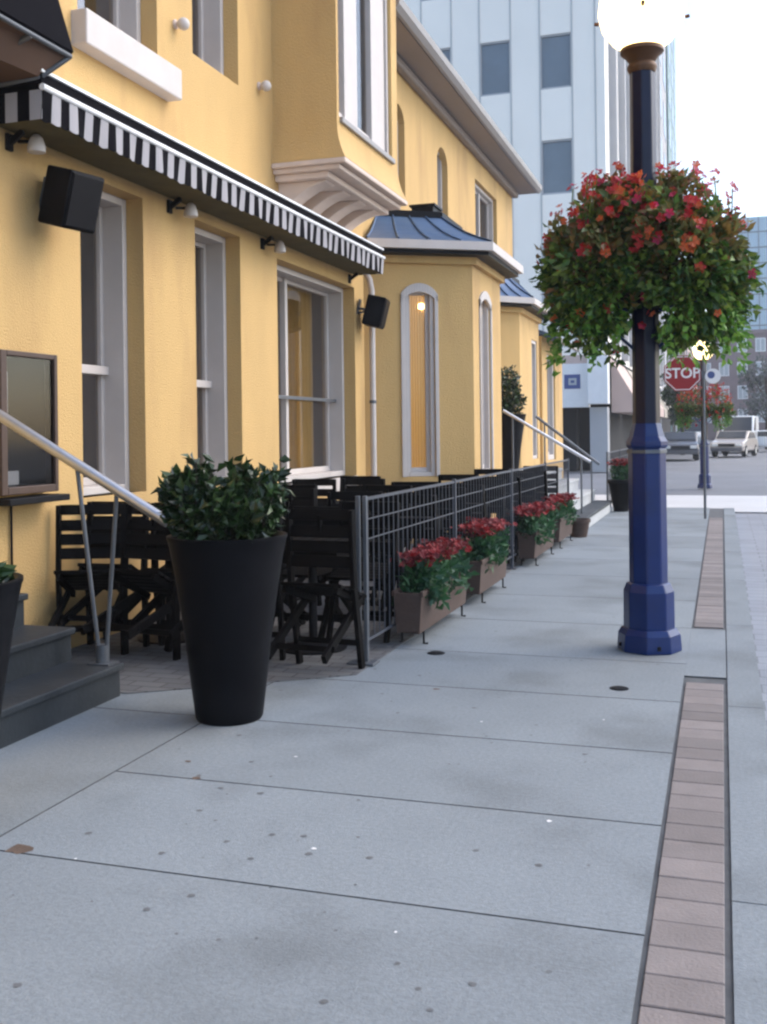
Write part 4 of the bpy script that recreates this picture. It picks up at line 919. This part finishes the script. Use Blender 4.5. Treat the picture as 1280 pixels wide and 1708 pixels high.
# ---- vehicles
M['tyre'] = mat('tyre_rubber', (.015, .015, .016), .8, .1, 5); M['carwin'] = mat('car_window', (.02, .024, .03), .12, .1, 3, spec=.6)
M['headlamp'] = mat('headlamp_glass', (.75, .75, .72), .15, .05, 3); M['chrome'] = mat('grey_bumper', (.10, .10, .11), .5, .1, 4)
def vehicle(label, cat, name, loc, rz, paint, van=False):
    """nose towards -y"""
    t = thing(name, label, cat, loc, rz, group='vehicles waiting at the far end of the street'); w = .88 if not van else .98
    if van: body = [(-2.4, .35), (2.4, .35), (2.4, 2.25), (2.2, 2.36), (-.95, 2.36), (-1.75, 1.35), (-2.35, 1.15), (-2.45, .8)]; gl = [(-1.68, 1.40), (-.98, 2.22), (-.2, 2.22), (-.2, 1.40)]
    else: body = [(-2.15, .32), (2.15, .32), (2.2, .65), (2.1, .95), (1.55, 1.0), (.95, 1.40), (-.35, 1.43), (-1.05, .98), (-2.0, .82), (-2.2, .6)]; gl = [(-.92, 1.0), (-.33, 1.36), (.88, 1.34), (1.35, 1.02)]
    MB().prism([(-w, y, z) for y, z in body], (2*w, 0, 0)).build('body', paint, t, bevel=.09, bseg=3)
    for s in (-1, 1):
        q = MB(); q.prism([(s*(w+.002), y, z) for y, z in gl], (s*.006, 0, 0)); q.build('side_window', M['carwin'], t)
    q = MB(); a, b = (gl[0], gl[1]); n = Vector((0, -(b[1]-a[1]), (b[0]-a[0]))).normalized()
    lo, hi = (-1.72, 1.40) if van else (-.99, 1.03), (-.99, 2.28) if van else (-.40, 1.39)
    q.prism([(-w+.12, lo[0], lo[1]), (w-.12, lo[0], lo[1]), (w-.16, hi[0], hi[1]), (-w+.16, hi[0], hi[1])], n*.02); q.build('windscreen', M['carwin'], t)
    fy = body[-1][0]
    q = MB(); q.box(-w+.05, w-.05, fy-.04, fy+.2, .33, .52); q.build('bumper', M['chrome'], t, bevel=.03)
    q = MB(); q.box(-.42, .42, fy-.03, fy+.2, .60, .74); q.build('radiator_grille', M['tyre'], t)
    for s in (-1, 1):
        q = MB(); q.box(s*.62-.15, s*.62+.15, fy-.02, fy+.25, .60 if not van else .85, .75 if not van else 1.05); q.build('headlight', M['headlamp'], t, bevel=.03)
        for y in ((-1.35, 1.35) if not van else (-1.5, 1.5)):
            q = MB(); q.lathe([(.18, -.11), (.31, -.11), (.33, -.08), (.33, .08), (.31, .11), (.18, .11)], n=20); q.v = [Vector((v.z+s*(w-.09), v.x+y, v.y+.33)) for v in q.v]; wh = q.build('wheel', M['tyre'], t, 40)
            q = MB(); q.lathe([(.001, -.112), (.19, -.112), (.2, .112), (.001, .112)], n=16, cap=False); q.v = [Vector((v.z+s*(w-.085), v.x+y, v.y+.33)) for v in q.v]; q.build('rim', M['steel'], wh, 40)
    return t
pw = mat('white_car_paint', (.72, .73, .74), .3, .03, 2, coat=.5); pb = mat('beige_car_paint', (.36, .32, .29), .3, .05, 2, coat=.5); pk = mat('dark_car_paint', (.03, .03, .038), .3, .05, 2, coat=.5)
vehicle('white van beside the pinkish shops, seen past the stop sign pole', 'van', 'white_van', (-2.1, 74, -.1), R(4), pw, True)
vehicle('white van facing us on the road side of the far lamp post', 'van', 'white_van', (1.1, 72, -.1), R(-6), pw, True)
vehicle('beige car in front of the white van on the road side of the far lamp', 'car', 'beige_car', (.65, 62, -.1), R(-12), pb)
vehicle('dark car parked beside the near lamp post, far along the kerb', 'car', 'dark_car', (-2.1, 56, -.1), R(3), pk)
for i, (x, y, p, lb) in enumerate(((3.2, 74, pw, 'white car, foremost of the parked row under the grey tree'), (6.0, 78, pk, 'dark car at the kerb behind the white car under the grey tree'))):
    vehicle(lb, 'car', 'parked_car', (x, y, -.1), R(80), p)
# ---- trees far down the road
def tree(loc, label, h, r, seed, m):
    random.seed(seed); t = thing('street_tree', label, 'tree', loc, group='street trees far down the road'); tr = MB(); lf = MB()
    tr.tube([(0, 0, 0), (.03, 0, h*.3), (0, .05, h*.6), (.05, 0, h*.9)], [.14, .11, .07, .02], 8)
    ends = []
    for i in range(16):
        a = random.uniform(0, 6.28); z = random.uniform(.3, .75)*h; e = Vector((math.cos(a)*r*random.uniform(.5, 1), math.sin(a)*r*random.uniform(.5, 1), z+random.uniform(.1, .35)*h)); tr.tube([(0, 0, z*.85), e*.55+Vector((0, 0, z*.42)), e], [.05, .03, .01], 5); ends.append(e)
    for e in ends:
        for k in range(170): leaf(lf, e+rdir()*r*.48*random.random()**.4, rdir()+Vector((0, 0, -.3)), random.uniform(.18, .34), random.uniform(.12, .20))
    tr.build('trunk', M['bark'], t); lf.build('crown', m, t)
M['greyleaf'] = palette('dull_grey_green_leaf', [(.10, .13, .12), (.14, .15, .16), (.18, .17, .20), (.09, .12, .10)], .7, .3)
tree((3.1, 82, -.1), 'greyish tree standing behind the parked row in front of the brick block', 6.2, 1.7, 31, M['greyleaf'])
tree((5.6, 90, -.1), 'greyish tree farther back at the picture edge before the brick block', 6.6, 2.0, 32, M['greyleaf'])
tree((-2.3, 66, -.1), 'dark small tree beside the white van at the shops', 4.4, .9, 33, M['leafdark'])
for o in list(bpy.data.objects):
    if '_base' in o: del o['_base']

hz = MB().box(-125, 125, -65, 425, -1.2, 54).build('haze', None); hz.data.materials.clear(); hz['kind'] = 'stuff'
hm = bpy.data.materials.new('pale_air'); hm.use_nodes = True; n = hm.node_tree.nodes; n.remove(n['Principled BSDF'])
v = n.new('ShaderNodeVolumePrincipled'); v.inputs['Color'].default_value = (.95, .97, 1, 1); v.inputs['Density'].default_value = .0010; hm.node_tree.links.new(v.outputs[0], n['Material Output'].inputs['Volume']); hz.data.materials.append(hm)
